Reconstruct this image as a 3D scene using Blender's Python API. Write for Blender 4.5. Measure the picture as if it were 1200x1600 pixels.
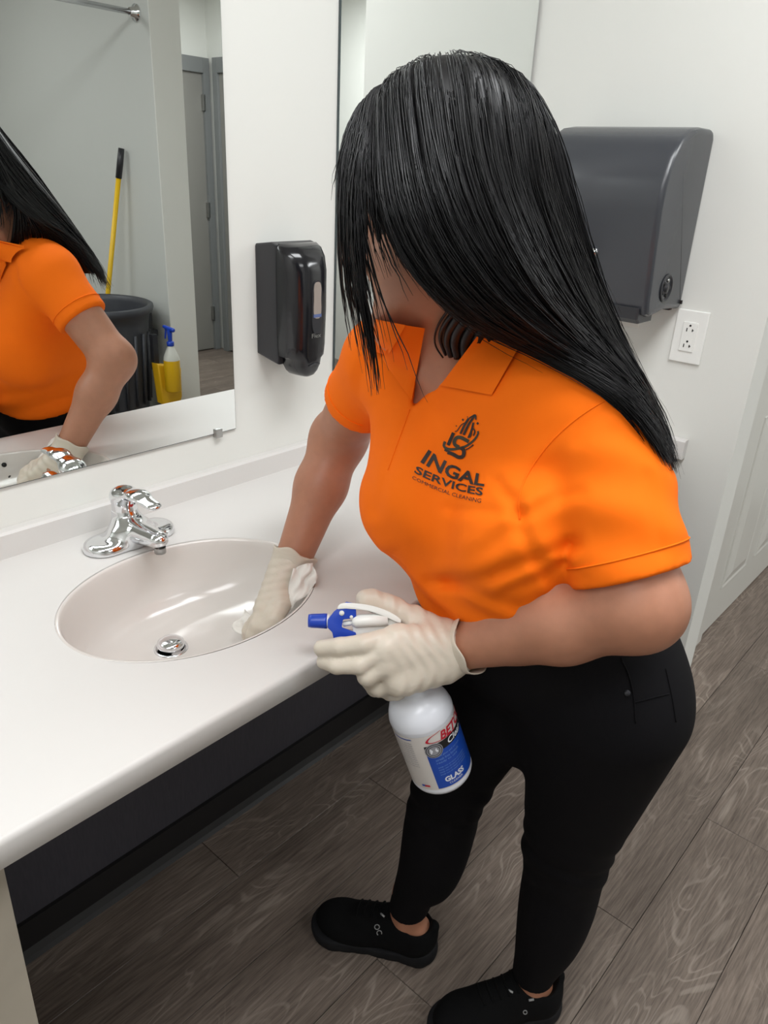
import bpy, bmesh, math, random
import numpy as np
from mathutils import Vector, Matrix
from mathutils.bvhtree import BVHTree

for _o in list(bpy.data.objects):
    bpy.data.objects.remove(_o, do_unlink=True)
SC = bpy.context.scene
COL = SC.collection
random.seed(5)
RNG = np.random.default_rng(5)

# ---------------------------------------------------------------- camera
# vanity wall is the plane y = 0 (room at y < 0), x runs along the counter, z up, metres
CAM_POS = np.array([0.0, -1.1853, 1.4696])
YAW, PITCH, ROLL, FPX = 0.8638, 0.4243, 0.0500, 1187.73
_F = np.array([math.sin(YAW)*math.cos(PITCH), math.cos(YAW)*math.cos(PITCH), -math.sin(PITCH)])
_R = np.array([math.cos(YAW), -math.sin(YAW), 0.0])
_U = np.cross(_R, _F)
CR = math.cos(ROLL)*_R + math.sin(ROLL)*_U
CU = -math.sin(ROLL)*_R + math.cos(ROLL)*_U
CF = _F
cam_data = bpy.data.cameras.new('camera')
cam = bpy.data.objects.new('camera', cam_data)
COL.objects.link(cam)
M = Matrix((CR, CU, -CF)).transposed().to_4x4()
M.translation = Vector(CAM_POS)
cam.matrix_world = M
cam_data.sensor_fit = 'VERTICAL'
cam_data.sensor_height = 24.0
cam_data.lens = FPX/1600.0*24.0
cam_data.clip_start = 0.02
SC.camera = cam

# ---------------------------------------------------------------- world, exposure, lights
w = bpy.data.worlds.new('world'); SC.world = w; w.use_nodes = True
w.node_tree.nodes['Background'].inputs[0].default_value = (0.9, 0.95, 1.0, 1)
w.node_tree.nodes['Background'].inputs[1].default_value = 0.05
SC.view_settings.view_transform = 'Standard'
SC.view_settings.look = 'None'
SC.view_settings.gamma = 1.0
SC.view_settings.use_curve_mapping = False
SC.view_settings.exposure = -0.27
CEIL = 2.6
LAMPS = [  # centre x, y, size x, size y, watts
    (0.80, -1.10, 1.2, 0.6, 30.0),
    (-0.80, -1.20, 1.2, 0.6, 19.0),
    (3.2, -2.8, 0.6, 1.2, 44.0),
    (0.80, -3.2, 1.2, 0.6, 18.0),  # extra unseen lamp, added to brighten the partition in the mirror
]
for lx, ly, sx, sy, pw in LAMPS:
    ld = bpy.data.lights.new('ceiling_lamp_light', 'AREA')
    ld.shape = 'RECTANGLE'; ld.size = sx; ld.size_y = sy; ld.energy = pw
    ld.color = (0.955, 0.98, 1.0)
    lo = bpy.data.objects.new('ceiling_lamp_light', ld); COL.objects.link(lo)
    lo.location = (lx, ly, CEIL-0.035)

# ---------------------------------------------------------------- helpers
def P(x, y, d):
    """world point seen at photo pixel (x, y) at depth d"""
    return CAM_POS + d*(CF + CR*((x-600.0)/FPX) - CU*((y-800.0)/FPX))

def unit(v):
    v = np.asarray(v, float); return v/np.linalg.norm(v)

def lin(c):
    c = c/255.0
    return c/12.92 if c <= 0.04045 else ((c+0.055)/1.055)**2.4

def rgb(r, g, b):
    return (lin(r), lin(g), lin(b), 1.0)

def mat(name, col, rough=0.5, metal=0.0, spec=0.5, coat=0.0, bump=None, var=None, sss=0.0, emit=None, sheen=0.0):
    m = bpy.data.materials.new(name); m.use_nodes = True
    nt = m.node_tree; N = nt.nodes; b = N['Principled BSDF']
    b.inputs['Base Color'].default_value = col
    b.inputs['Roughness'].default_value = rough
    b.inputs['Metallic'].default_value = metal
    b.inputs['Specular IOR Level'].default_value = spec
    b.inputs['Coat Weight'].default_value = coat
    b.inputs['Coat Roughness'].default_value = 0.12
    if sheen: b.inputs['Sheen Weight'].default_value = sheen
    if sss:
        b.inputs['Subsurface Weight'].default_value = sss
        b.inputs['Subsurface Radius'].default_value = (0.010, 0.004, 0.002)
        b.inputs['Subsurface Scale'].default_value = 1.0
    if emit:
        b.inputs['Emission Color'].default_value = emit[0]
        b.inputs['Emission Strength'].default_value = emit[1]
    tc = N.new('ShaderNodeTexCoord')
    if var:  # (scale, amount[, stretch])
        n = N.new('ShaderNodeTexNoise'); n.inputs['Scale'].default_value = var[0]; n.inputs['Detail'].default_value = 5
        mp = N.new('ShaderNodeMapping'); mp.inputs['Scale'].default_value = var[2] if len(var) > 2 else (1, 1, 1)
        nt.links.new(tc.outputs['Object'], mp.inputs[0]); nt.links.new(mp.outputs[0], n.inputs['Vector'])
        r = N.new('ShaderNodeValToRGB')
        a = var[1]
        r.color_ramp.elements[0].position = 0.3; r.color_ramp.elements[1].position = 0.7
        r.color_ramp.elements[0].color = (col[0]*(1-a), col[1]*(1-a), col[2]*(1-a), 1)
        r.color_ramp.elements[1].color = (min(1, col[0]*(1+a)), min(1, col[1]*(1+a)), min(1, col[2]*(1+a)), 1)
        nt.links.new(n.outputs['Fac'], r.inputs[0]); nt.links.new(r.outputs[0], b.inputs['Base Color'])
    if bump:  # (scale, strength, distance[, stretch])
        n = N.new('ShaderNodeTexNoise'); n.inputs['Scale'].default_value = bump[0]; n.inputs['Detail'].default_value = 4
        mp = N.new('ShaderNodeMapping'); mp.inputs['Scale'].default_value = bump[3] if len(bump) > 3 else (1, 1, 1)
        nt.links.new(tc.outputs['Object'], mp.inputs[0]); nt.links.new(mp.outputs[0], n.inputs['Vector'])
        bp = N.new('ShaderNodeBump'); bp.inputs['Strength'].default_value = bump[1]; bp.inputs['Distance'].default_value = bump[2]
        nt.links.new(n.outputs['Fac'], bp.inputs['Height']); nt.links.new(bp.outputs[0], b.inputs['Normal'])
    return m

def link(name, me, m=None, parent=None, smooth=False):
    if m is not None: me.materials.append(m)
    if smooth:
        me.polygons.foreach_set('use_smooth', [True]*len(me.polygons))
    o = bpy.data.objects.new(name, me); COL.objects.link(o)
    if parent is not None: o.parent = parent
    return o

def from_bm(name, bm, m=None, parent=None, smooth=False):
    bmesh.ops.recalc_face_normals(bm, faces=bm.faces)
    me = bpy.data.meshes.new(name); bm.to_mesh(me); bm.free()
    return link(name, me, m, parent, smooth)

def from_arrays(name, V, Fc, m=None, parent=None, smooth=True):
    me = bpy.data.meshes.new(name)
    me.from_pydata([tuple(v) for v in V], [], [tuple(f) for f in Fc]); me.update()
    return link(name, me, m, parent, smooth)

def empty(name, loc=(0, 0, 0), rz=0.0):
    o = bpy.data.objects.new(name, None); COL.objects.link(o)
    o.location = loc; o.rotation_euler = (0, 0, rz); o.empty_display_size = 0.05
    return o

def tag(o, label=None, cat=None, group=None, kind=None):
    if label: o['label'] = label
    if cat: o['category'] = cat
    if group: o['group'] = group
    if kind: o['kind'] = kind
    return o

def bm_box(bm, lo, hi, bevel=0.0, seg=2):
    lo, hi = [min(a, b) for a, b in zip(lo, hi)], [max(a, b) for a, b in zip(lo, hi)]
    r = bmesh.ops.create_cube(bm, size=1.0)
    vs = r['verts']
    for v in vs:
        v.co = Vector([lo[i] + (v.co[i]+0.5)*(hi[i]-lo[i]) for i in range(3)])
    if bevel > 0:
        es = list({e for v in vs for e in v.link_edges})
        bmesh.ops.bevel(bm, geom=es, offset=bevel, segments=seg, profile=0.7, affect='EDGES')

def box(name, lo, hi, m, parent=None, bevel=0.0, seg=2, smooth=False):
    bm = bmesh.new(); bm_box(bm, lo, hi, bevel, seg)
    return from_bm(name, bm, m, parent, smooth)

def lathe_arrays(prof, n=48, org=(0, 0, 0), ax=(0, 0, 1), side=None):
    ax = unit(ax)
    s = unit(np.cross(ax, [0, 1, 0.3])) if side is None else unit(np.asarray(side, float)-np.dot(side, ax)*ax)
    t = np.cross(ax, s); org = np.asarray(org, float)
    V, Fc = [], []
    for r, h in prof:
        for k in range(n):
            a = 2*math.pi*k/n
            V.append(org + ax*h + r*(math.cos(a)*s + math.sin(a)*t))
    for i in range(len(prof)-1):
        for k in range(n):
            k2 = (k+1) % n
            Fc.append((i*n+k, i*n+k2, (i+1)*n+k2, (i+1)*n+k))
    return V, Fc

def lathe(name, prof, m, parent=None, n=48, org=(0, 0, 0), ax=(0, 0, 1), side=None, smooth=True):
    V, Fc = lathe_arrays(prof, n, org, ax, side)
    o = from_arrays(name, V, Fc, m, parent, smooth)
    return o

def crspline(pts, n):
    """Catmull-Rom through pts, n samples even in arc length"""
    pts = np.asarray(pts, float)
    q = np.vstack([2*pts[0]-pts[1], pts, 2*pts[-1]-pts[-2]])
    out = []
    for i in range(1, len(q)-2):
        for t in np.linspace(0, 1, 12, endpoint=False):
            p0, p1, p2, p3 = q[i-1], q[i], q[i+1], q[i+2]
            out.append(0.5*((2*p1)+(-p0+p2)*t+(2*p0-5*p1+4*p2-p3)*t*t+(-p0+3*p1-3*p2+p3)*t**3))
    out.append(pts[-1]); out = np.array(out)
    L = np.r_[0, np.cumsum(np.linalg.norm(np.diff(out, axis=0), axis=1))]
    s = np.linspace(0, L[-1], n)
    return np.stack([np.interp(s, L, out[:, k]) for k in range(out.shape[1])], 1)

def tube_arrays(pts, rad, n=10, flat=1.0, cap=True):
    pts = np.asarray(pts, float); rad = np.broadcast_to(np.asarray(rad, float), (len(pts),))
    T = np.gradient(pts, axis=0); T /= np.linalg.norm(T, axis=1)[:, None]
    u = unit(np.cross(T[0], [0.13, 0.21, 0.97])) if abs(T[0][2]) < 0.95 else unit(np.cross(T[0], [1, 0, 0]))
    V, Fc = [], []
    for i, (p, t, r) in enumerate(zip(pts, T, rad)):
        u = unit(u - np.dot(u, t)*t); v = np.cross(t, u)
        for k in range(n):
            a = 2*math.pi*k/n
            V.append(p + r*(math.cos(a)*u + flat*math.sin(a)*v))
    for i in range(len(pts)-1):
        for k in range(n):
            k2 = (k+1) % n
            Fc.append((i*n+k, i*n+k2, (i+1)*n+k2, (i+1)*n+k))
    if cap:
        Fc.append(tuple(range(n))[::-1]); Fc.append(tuple((len(pts)-1)*n+k for k in range(n)))
    return V, Fc

def tube(name, pts, rad, m, parent=None, n=10, flat=1.0):
    V, Fc = tube_arrays(pts, rad, n, flat)
    return from_arrays(name, V, Fc, m, parent, True)

def prism(name, outline, axis, lo, hi, m, parent=None, bevel=0.0, seg=2, smooth=False):
    """outline: 2-D points in the two axes other than `axis`, extruded lo..hi"""
    bm = bmesh.new()
    oth = [i for i in range(3) if i != axis]
    def mk(q, h):
        c = [0, 0, 0]; c[oth[0]] = q[0]; c[oth[1]] = q[1]; c[axis] = h
        return bm.verts.new(c)
    a = [mk(q, lo) for q in outline]; b = [mk(q, hi) for q in outline]
    n = len(outline)
    bm.faces.new(a); bm.faces.new(b[::-1])
    for i in range(n):
        bm.faces.new((a[i], a[(i+1) % n], b[(i+1) % n], b[i]))
    if bevel > 0:
        bmesh.ops.recalc_face_normals(bm, faces=bm.faces)
        es = [e for e in bm.edges if (e.verts[0] in a) == (e.verts[1] in a)]
        bmesh.ops.bevel(bm, geom=es, offset=bevel, segments=seg, profile=0.6, affect='EDGES')
    return from_bm(name, bm, m, parent, smooth)

def shade_auto(o, ang=40):
    me = o.data
    me.polygons.foreach_set('use_smooth', [True]*len(me.polygons))
    bm = bmesh.new(); bm.from_mesh(me)
    for e in bm.edges:
        if len(e.link_faces) == 2 and e.calc_face_angle(0) > math.radians(ang): e.smooth = False
    bm.to_mesh(me); bm.free()

# ---- text as flat 2-D triangles in a unit box (u across, v up)
def text_tris(s, bold=0.0, cuts=1):
    cu = bpy.data.curves.new('lettering', 'FONT'); cu.body = s; cu.size = 1.0; cu.offset = bold
    cu.resolution_u = 3
    to = bpy.data.objects.new('lettering', cu); COL.objects.link(to)
    dg = bpy.context.evaluated_depsgraph_get(); dg.update()
    me = bpy.data.meshes.new_from_object(to.evaluated_get(dg))
    bpy.data.objects.remove(to, do_unlink=True); bpy.data.curves.remove(cu)
    bm = bmesh.new(); bm.from_mesh(me); bpy.data.meshes.remove(me)
    bmesh.ops.triangulate(bm, faces=bm.faces)
    if cuts: bmesh.ops.subdivide_edges(bm, edges=bm.edges, cuts=cuts, use_grid_fill=True)
    V = np.array([v.co[:2] for v in bm.verts]); bm.verts.index_update()
    Fc = [[v.index for v in f.verts] for f in bm.faces]; bm.free()
    lo, hi = V.min(0), V.max(0)
    return (V-lo)/(hi-lo), Fc, (hi[0]-lo[0])/(hi[1]-lo[1])

# ---- signed distance fields on a grid, meshed with naive surface nets
class Field:
    def __init__(self, lo, hi, h):
        self.lo = np.asarray(lo, float); self.h = h
        self.n = np.ceil((np.asarray(hi, float)-self.lo)/h).astype(int)+1
        self.D = np.full(self.n, 0.5, np.float32)
        self.ax = [self.lo[i]+h*np.arange(self.n[i]) for i in range(3)]
    def _sl(self, lo, hi):
        a = np.clip(np.floor((np.asarray(lo)-self.lo)/self.h).astype(int), 0, self.n)
        b = np.clip(np.ceil((np.asarray(hi)-self.lo)/self.h).astype(int)+1, 0, self.n)
        return tuple(slice(x, y) for x, y in zip(a, b))
    def pts(self, sl):
        return np.stack(np.meshgrid(*[self.ax[i][sl[i]] for i in range(3)], indexing='ij'), -1)
    def add(self, prim, k=0.02, grow=0.0):
        fn, lo, hi = prim
        m = 0.05+k+max(grow, 0)
        sl = self._sl(lo-m, hi+m)
        if any(s.stop <= s.start for s in sl): return
        d = fn(self.pts(sl))-grow
        a = self.D[sl]
        if k > 0:
            hh = np.clip(0.5+0.5*(a-d)/k, 0, 1)
            self.D[sl] = (a+(d-a)*hh-k*hh*(1-hh)).astype(np.float32)
        else: self.D[sl] = np.minimum(a, d)
    def cut(self, prim, k=0.01):
        fn, lo, hi = prim
        sl = self._sl(lo-0.06, hi+0.06)
        if any(s.stop <= s.start for s in sl): return
        d = -fn(self.pts(sl)); a = self.D[sl]
        hh = np.clip(0.5-0.5*(a-d)/k, 0, 1)
        self.D[sl] = (a+(d-a)*hh+k*hh*(1-hh)).astype(np.float32)
    def cutplane(self, pt, nrm, k=0.004, lo=None, hi=None):
        """remove the side the normal points to"""
        sl = self._sl(self.lo if lo is None else lo, self.ax_hi() if hi is None else hi)
        d = (self.pts(sl)-np.asarray(pt))@unit(nrm); a = self.D[sl]
        hh = np.clip(0.5-0.5*(a-d)/k, 0, 1)
        self.D[sl] = a+(d-a)*hh+k*hh*(1-hh)
    def ax_hi(self): return np.array([a[-1] for a in self.ax])
    def disp(self, fn, lo=None, hi=None):
        sl = self._sl(self.lo if lo is None else lo, self.ax_hi() if hi is None else hi)
        self.D[sl] += fn(self.pts(sl)).astype(np.float32)
    def mesh(self, name, m, parent=None, smooth_it=2):
        D = self.D; D[0], D[-1] = 0.5, 0.5; D[:, 0], D[:, -1] = 0.5, 0.5; D[:, :, 0], D[:, :, -1] = 0.5, 0.5
        S = D < 0
        c = np.zeros(tuple(self.n-1), np.int8)
        off = [(i, j, k) for i in (0, 1) for j in (0, 1) for k in (0, 1)]
        nx, ny, nz = self.n-1
        for i, j, k in off: c += S[i:i+nx, j:j+ny, k:k+nz]
        act = np.argwhere((c > 0) & (c < 8))
        idx = np.full(tuple(self.n-1), -1, np.int64); idx[tuple(act.T)] = np.arange(len(act))
        acc = np.zeros((len(act), 3)); cnt = np.zeros(len(act))
        for ax in range(3):
            for o in off:
                if o[ax] == 1: continue
                o2 = list(o); o2[ax] = 1
                a = D[tuple((act+o).T)]; b = D[tuple((act+o2).T)]
                mk = (a < 0) != (b < 0)
                t = np.where(mk, a/np.where(mk, a-b, 1), 0)
                q = np.tile(np.array(o, float), (len(act), 1)); q[:, ax] += t
                acc[mk] += q[mk]; cnt[mk] += 1
        V = self.lo+self.h*(act+acc/cnt[:, None])
        quads = []
        for ax in range(3):
            u, v = (ax+1) % 3, (ax+2) % 3
            s0 = [slice(1, None)]*3; s0[ax] = slice(0, -1); s1 = [slice(1, None)]*3; s1[ax] = slice(1, None)
            A = S[tuple(s0)]; B = S[tuple(s1)]
            for flip, mk in ((False, A & ~B), (True, ~A & B)):
                e = np.argwhere(mk); base = e.copy()
                for q in (u, v): base[:, q] += 1
                def I(du, dv):
                    z = base.copy(); z[:, u] -= du; z[:, v] -= dv
                    return idx[tuple(z.T)]
                q4 = np.stack([I(1, 1), I(0, 1), I(0, 0), I(1, 0)], 1)
                quads.append(q4[:, ::-1] if flip else q4)
        Q = np.vstack(quads); Q = Q[(Q >= 0).all(1)]
        # light laplacian smoothing
        for _ in range(smooth_it):
            acc = np.zeros_like(V); cnt = np.zeros(len(V))
            for a, b in ((0, 1), (1, 2), (2, 3), (3, 0)):
                np.add.at(acc, Q[:, a], V[Q[:, b]]); np.add.at(cnt, Q[:, a], 1)
                np.add.at(acc, Q[:, b], V[Q[:, a]]); np.add.at(cnt, Q[:, b], 1)
            V = V+0.5*(acc/np.maximum(cnt, 1)[:, None]-V)
        me = bpy.data.meshes.new(name)
        me.vertices.add(len(V)); me.vertices.foreach_set('co', V.astype(np.float32).ravel())
        me.loops.add(Q.size); me.loops.foreach_set('vertex_index', Q.astype(np.int32).ravel())
        me.polygons.add(len(Q)); me.polygons.foreach_set('loop_start', np.arange(0, Q.size, 4, dtype=np.int32))
        me.update(calc_edges=True); me.validate()
        return link(name, me, m, parent, True)

def cap(a, b, ra, rb, flat=1.0, side=None):
    """capsule with changing radius; its cross-section is squeezed by `flat` along `side`"""
    a = np.asarray(a, float); b = np.asarray(b, float); ab = b-a; L2 = float(ab@ab)
    sd = None if side is None else unit(np.asarray(side)-ab*(np.dot(side, ab)/L2))
    def fn(p):
        q = p-a
        t = np.clip(q@ab/L2, 0, 1)
        r = q-t[..., None]*ab
        if sd is not None:
            r = r+(r@sd)[..., None]*sd*(1/flat-1)
        d = np.sqrt((r*r).sum(-1))-(ra+(rb-ra)*t)
        return d*(min(1, flat))
    R = max(ra, rb)*max(1, flat)
    return fn, np.minimum(a, b)-R, np.maximum(a, b)+R

def ell(c, r, axes=None):
    c = np.asarray(c, float); r = np.asarray(r, float)
    A = np.eye(3) if axes is None else np.array([unit(x) for x in axes])
    def fn(p):
        q = (p-c)@A.T
        k0 = np.sqrt(((q/r)**2).sum(-1)); k1 = np.sqrt(((q/r**2)**2).sum(-1))
        return k0*(k0-1)/np.maximum(k1, 1e-6)
    R = np.abs(A.T)@r if axes is not None else r
    return fn, c-R, c+R

# ================================================================ materials
M_WALL = mat('wall_paint', rgb(226, 226, 221), 0.55, bump=(220, 0.06, 0.001))
M_WALLGREY = mat('grey_wall_paint', rgb(198, 200, 196), 0.6, bump=(220, 0.05, 0.001))
M_CEIL = mat('ceiling_tile', rgb(232, 232, 226), 0.8, bump=(160, 0.2, 0.002))
M_COUNTER = mat('white_cultured_marble', rgb(212, 209, 206), 0.40, spec=0.3, var=(3, 0.015))
M_BASIN = mat('glossy_white_basin', rgb(216, 210, 205), 0.16, coat=0.3)
M_MIRROR = mat('mirror_silver', (0.875, 0.90, 0.885, 1), 0.004, metal=1.0)
M_MIRROREDGE = mat('mirror_edge', rgb(70, 80, 82), 0.25)
M_CHROME = mat('chrome', (0.80, 0.81, 0.83, 1), 0.11, metal=1.0)
M_STEEL = mat('dull_steel', (0.45, 0.45, 0.44, 1), 0.35, metal=1.0)
M_BLACKGLOSS = mat('black_gloss_plastic', rgb(22, 22, 26), 0.16, coat=0.25)
M_BLACKPLASTIC = mat('black_satin_plastic', rgb(40, 40, 44), 0.38)
M_GREYPLASTIC = mat('charcoal_plastic', rgb(62, 64, 69), 0.26, bump=(400, 0.05, 0.0006))
M_WINDOWGREY = mat('smoked_window', rgb(150, 140, 132), 0.2)
M_WHITEPLASTIC = mat('white_plastic', rgb(238, 238, 234), 0.3)
M_DARKSLOT = mat('dark_slot', rgb(20, 18, 18), 0.6)
M_PANEL = mat('dark_laminate', rgb(66, 64, 71), 0.45, var=(30, 0.12, (8, 1, 1)))
M_BASE = mat('black_cove_base', rgb(24, 22, 23), 0.5)
M_STONE = mat('stone_laminate', rgb(168, 160, 146), 0.5, var=(9, 0.10), bump=(14, 0.15, 0.002))
M_DOORWHITE = mat('white_door_paint', rgb(214, 213, 207), 0.32)
M_DOORGREY = mat('grey_door_paint', rgb(132, 130, 125), 0.45)
M_FRAMEGREY = mat('grey_frame_paint', rgb(122, 124, 124), 0.4)
M_YELLOW = mat('yellow_plastic', rgb(236, 190, 20), 0.4)
M_YELLOWBAG = mat('yellow_vinyl', rgb(222, 172, 22), 0.45, bump=(30, 0.3, 0.004))
M_BIN = mat('bin_grey_plastic', rgb(58, 60, 66), 0.45)
M_BLUE = mat('blue_plastic', rgb(28, 66, 178), 0.32)
M_DIFFUSER = mat('lamp_diffuser', rgb(250, 250, 245), 0.6, emit=((1, 0.985, 0.95, 1), 2.2))

def plank_material():
    m = bpy.data.materials.new('grey_oak_vinyl'); m.use_nodes = True
    nt = m.node_tree; N = nt.nodes; L = nt.links; b = N['Principled BSDF']
    b.inputs['Roughness'].default_value = 0.42
    b.inputs['Specular IOR Level'].default_value = 0.35
    tc = N.new('ShaderNodeTexCoord'); oi = N.new('ShaderNodeObjectInfo')
    off = N.new('ShaderNodeVectorMath'); off.operation = 'SCALE'; off.inputs[0].default_value = (37.0, 19.0, 7.0)
    L.new(oi.outputs['Random'], off.inputs['Scale'])
    ad = N.new('ShaderNodeVectorMath'); ad.operation = 'ADD'
    L.new(tc.outputs['Object'], ad.inputs[0]); L.new(off.outputs[0], ad.inputs[1])
    def noise(scale, stretch, detail=6, rough=0.6, dist=0.0):
        mp = N.new('ShaderNodeMapping'); mp.inputs['Scale'].default_value = stretch
        L.new(ad.outputs[0], mp.inputs[0])
        n = N.new('ShaderNodeTexNoise'); n.inputs['Scale'].default_value = scale; n.inputs['Detail'].default_value = detail
        n.inputs['Roughness'].default_value = rough; n.inputs['Distortion'].default_value = dist
        L.new(mp.outputs[0], n.inputs['Vector']); return n.outputs['Fac']
    broad = noise(2.2, (1.0, 3.5, 1), 4, 0.55, 0.6)
    fine = noise(9.0, (1.2, 26, 1), 6, 0.65, 0.2)
    # contour lines of a stretched noise give the cathedral figure
    fig = noise(2.0, (1.3, 4.2, 1), 2, 0.4, 0.9)
    mul = N.new('ShaderNodeMath'); mul.operation = 'MULTIPLY'; mul.inputs[1].default_value = 95.0; L.new(fig, mul.inputs[0])
    sn = N.new('ShaderNodeMath'); sn.operation = 'SINE'; L.new(mul.outputs[0], sn.inputs[0])
    pw = N.new('ShaderNodeMapRange'); pw.inputs['From Min'].default_value = 0.55; pw.inputs['From Max'].default_value = 1.0
    L.new(sn.outputs[0], pw.inputs['Value'])
    gate = N.new('ShaderNodeMapRange'); gate.inputs['From Min'].default_value = 0.45; gate.inputs['From Max'].default_value = 0.62
    L.new(broad, gate.inputs['Value'])
    ring = N.new('ShaderNodeMath'); ring.operation = 'MULTIPLY'; L.new(pw.outputs[0], ring.inputs[0]); L.new(gate.outputs[0], ring.inputs[1])
    r1 = N.new('ShaderNodeValToRGB'); e = r1.color_ramp.elements
    e[0].position = 0.28; e[0].color = rgb(88, 77, 70)
    e[1].position = 0.72; e[1].color = rgb(146, 132, 121)
    L.new(fine, r1.inputs[0])
    mx = N.new('ShaderNodeMix'); mx.data_type = 'RGBA'; mx.blend_type = 'MIX'
    mr = N.new('ShaderNodeMath'); mr.operation = 'MULTIPLY'; mr.inputs[1].default_value = 0.34; L.new(ring.outputs[0], mr.inputs[0])
    L.new(mr.outputs[0], mx.inputs['Factor']); L.new(r1.outputs[0], mx.inputs[6]); mx.inputs[7].default_value = rgb(184, 172, 160)
    hv = N.new('ShaderNodeHueSaturation')
    vr = N.new('ShaderNodeMapRange'); vr.inputs['To Min'].default_value = 0.86; vr.inputs['To Max'].default_value = 1.12
    L.new(oi.outputs['Random'], vr.inputs['Value']); L.new(vr.outputs[0], hv.inputs['Value'])
    L.new(mx.outputs[2], hv.inputs['Color'])
    m2 = N.new('ShaderNodeMix'); m2.data_type = 'RGBA'; m2.blend_type = 'MULTIPLY'; m2.inputs['Factor'].default_value = 0.5
    r2 = N.new('ShaderNodeValToRGB'); r2.color_ramp.elements[0].position = 0.3; r2.color_ramp.elements[1].position = 0.65
    r2.color_ramp.elements[0].color = (0.45, 0.43, 0.42, 1)
    L.new(broad, r2.inputs[0]); L.new(hv.outputs[0], m2.inputs[6]); L.new(r2.outputs[0], m2.inputs[7])
    L.new(m2.outputs[2], b.inputs['Base Color'])
    bp = N.new('ShaderNodeBump'); bp.inputs['Strength'].default_value = 0.12; bp.inputs['Distance'].default_value = 0.001
    L.new(fine, bp.inputs['Height']); L.new(bp.outputs[0], b.inputs['Normal'])
    return m
M_PLANK = plank_material()

# ================================================================ the room
X0, XE, XF, YR = -1.7, 1.8016, 4.0, -4.2
CZ = 0.865            # counter top
floor = box('floor', (X0-0.1, YR-0.1, -0.12), (XF+0.1, 0.1, -0.004), M_BASE)
tag(floor, 'dark grey-brown wood-look vinyl plank floor', None, None, 'structure')
PW, PL = 0.178, 1.22
bm = bmesh.new(); bm_box(bm, (0.0006, 0.0006, -0.004), (PL-0.0006, PW-0.0006, 0.0), 0.0008, 1)
plank_me = bpy.data.meshes.new('plank'); bmesh.ops.recalc_face_normals(bm, faces=bm.faces); bm.to_mesh(plank_me); bm.free()
plank_me.materials.append(M_PLANK)
row = 0; y = 0.0
while y > YR:
    x = X0 - PL + (row*0.43 % PL)
    while x < XF:
        lo, hi = max(x, X0), min(x+PL, XF)
        if hi-lo > 0.02:
            if hi-lo > PL-0.001 and y-PW > YR:
                o = bpy.data.objects.new('plank', plank_me); COL.objects.link(o); o.parent = floor; o.location = (x, y-PW, 0)
            else:
                o = box('plank', (0.0006, 0.0006, -0.004), (hi-lo-0.0006, min(PW, y-YR)-0.0006, 0), M_PLANK, floor)
                o.location = (lo, max(y-PW, YR), 0)
        x += PL
    y -= PW; row += 1

def struct(name, lo, hi, m, label=None, bevel=0.0, parent=None):
    o = box(name, lo, hi, m, parent, bevel)
    if parent is None: tag(o, label, None, None, 'structure')
    return o
struct('ceiling', (X0-0.1, YR-0.1, CEIL), (XF+0.1, 0.1, CEIL+0.1), M_CEIL, 'pale flat ceiling of the washroom')
struct('wall_vanity', (X0-0.1, 0, 0), (XE+0.1, 0.1, CEIL), M_WALL, 'white painted wall behind the sink counter')
struct('wall_left', (X0-0.1, YR, 0), (X0, 0, CEIL), M_WALL, 'white painted wall at the far left end of the counter')
struct('wall_end', (XE, -0.704, 0), (XE+0.098, 0, CEIL), M_WALL, 'white end wall carrying the towel dispenser and outlet')
wp = struct('wall_passage', (XE+0.098, -0.55, 0), (XF+0.1, 0.0, CEIL), M_WALL, 'white wall of the passage behind the end wall')
struct('wall_far', (XF, YR, 0), (XF+0.1, -0.55, CEIL), M_WALL, 'white wall closing the passage, seen in the mirror')
struct('wall_rear', (X0, YR-0.1, 0), (XF, YR, CEIL), M_WALL, 'white wall at the back of the washroom, seen in the mirror')
struct('wall_stall', (2.28, YR, 0), (2.432, -2.3, CEIL), M_WALLGREY, 'pale grey partition wall behind the bin, seen in the mirror')
struct('trim_lit_end', (2.276, -2.3, 0), (2.436, -2.294, CEIL), M_WALL, 'partition end face, painted lighter for the light on it, seen in the mirror')  # lighter colour stands in for light falling on the partition's end
# dark laminate below the counter and its cove base
struct('trim_1', (0.17, -0.012, 0.082), (XE, 0, 0.80), M_PANEL, 'dark laminate panel on the wall below the counter')
prism('baseboard_vanity', [(-0.040, 0.0), (-0.032, 0.006), (-0.024, 0.020), (-0.021, 0.085), (0, 0.085), (0, 0)], 0, 0.17, XE, M_BASE)
tag(bpy.data.objects['baseboard_vanity'], 'black cove base below the dark panel', None, None, 'structure')
struct('baseboard_passage', (XE+0.098, -0.557, 0), (2.40, -0.55, 0.10), M_DOORWHITE, 'white skirting beside the panel door')

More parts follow.
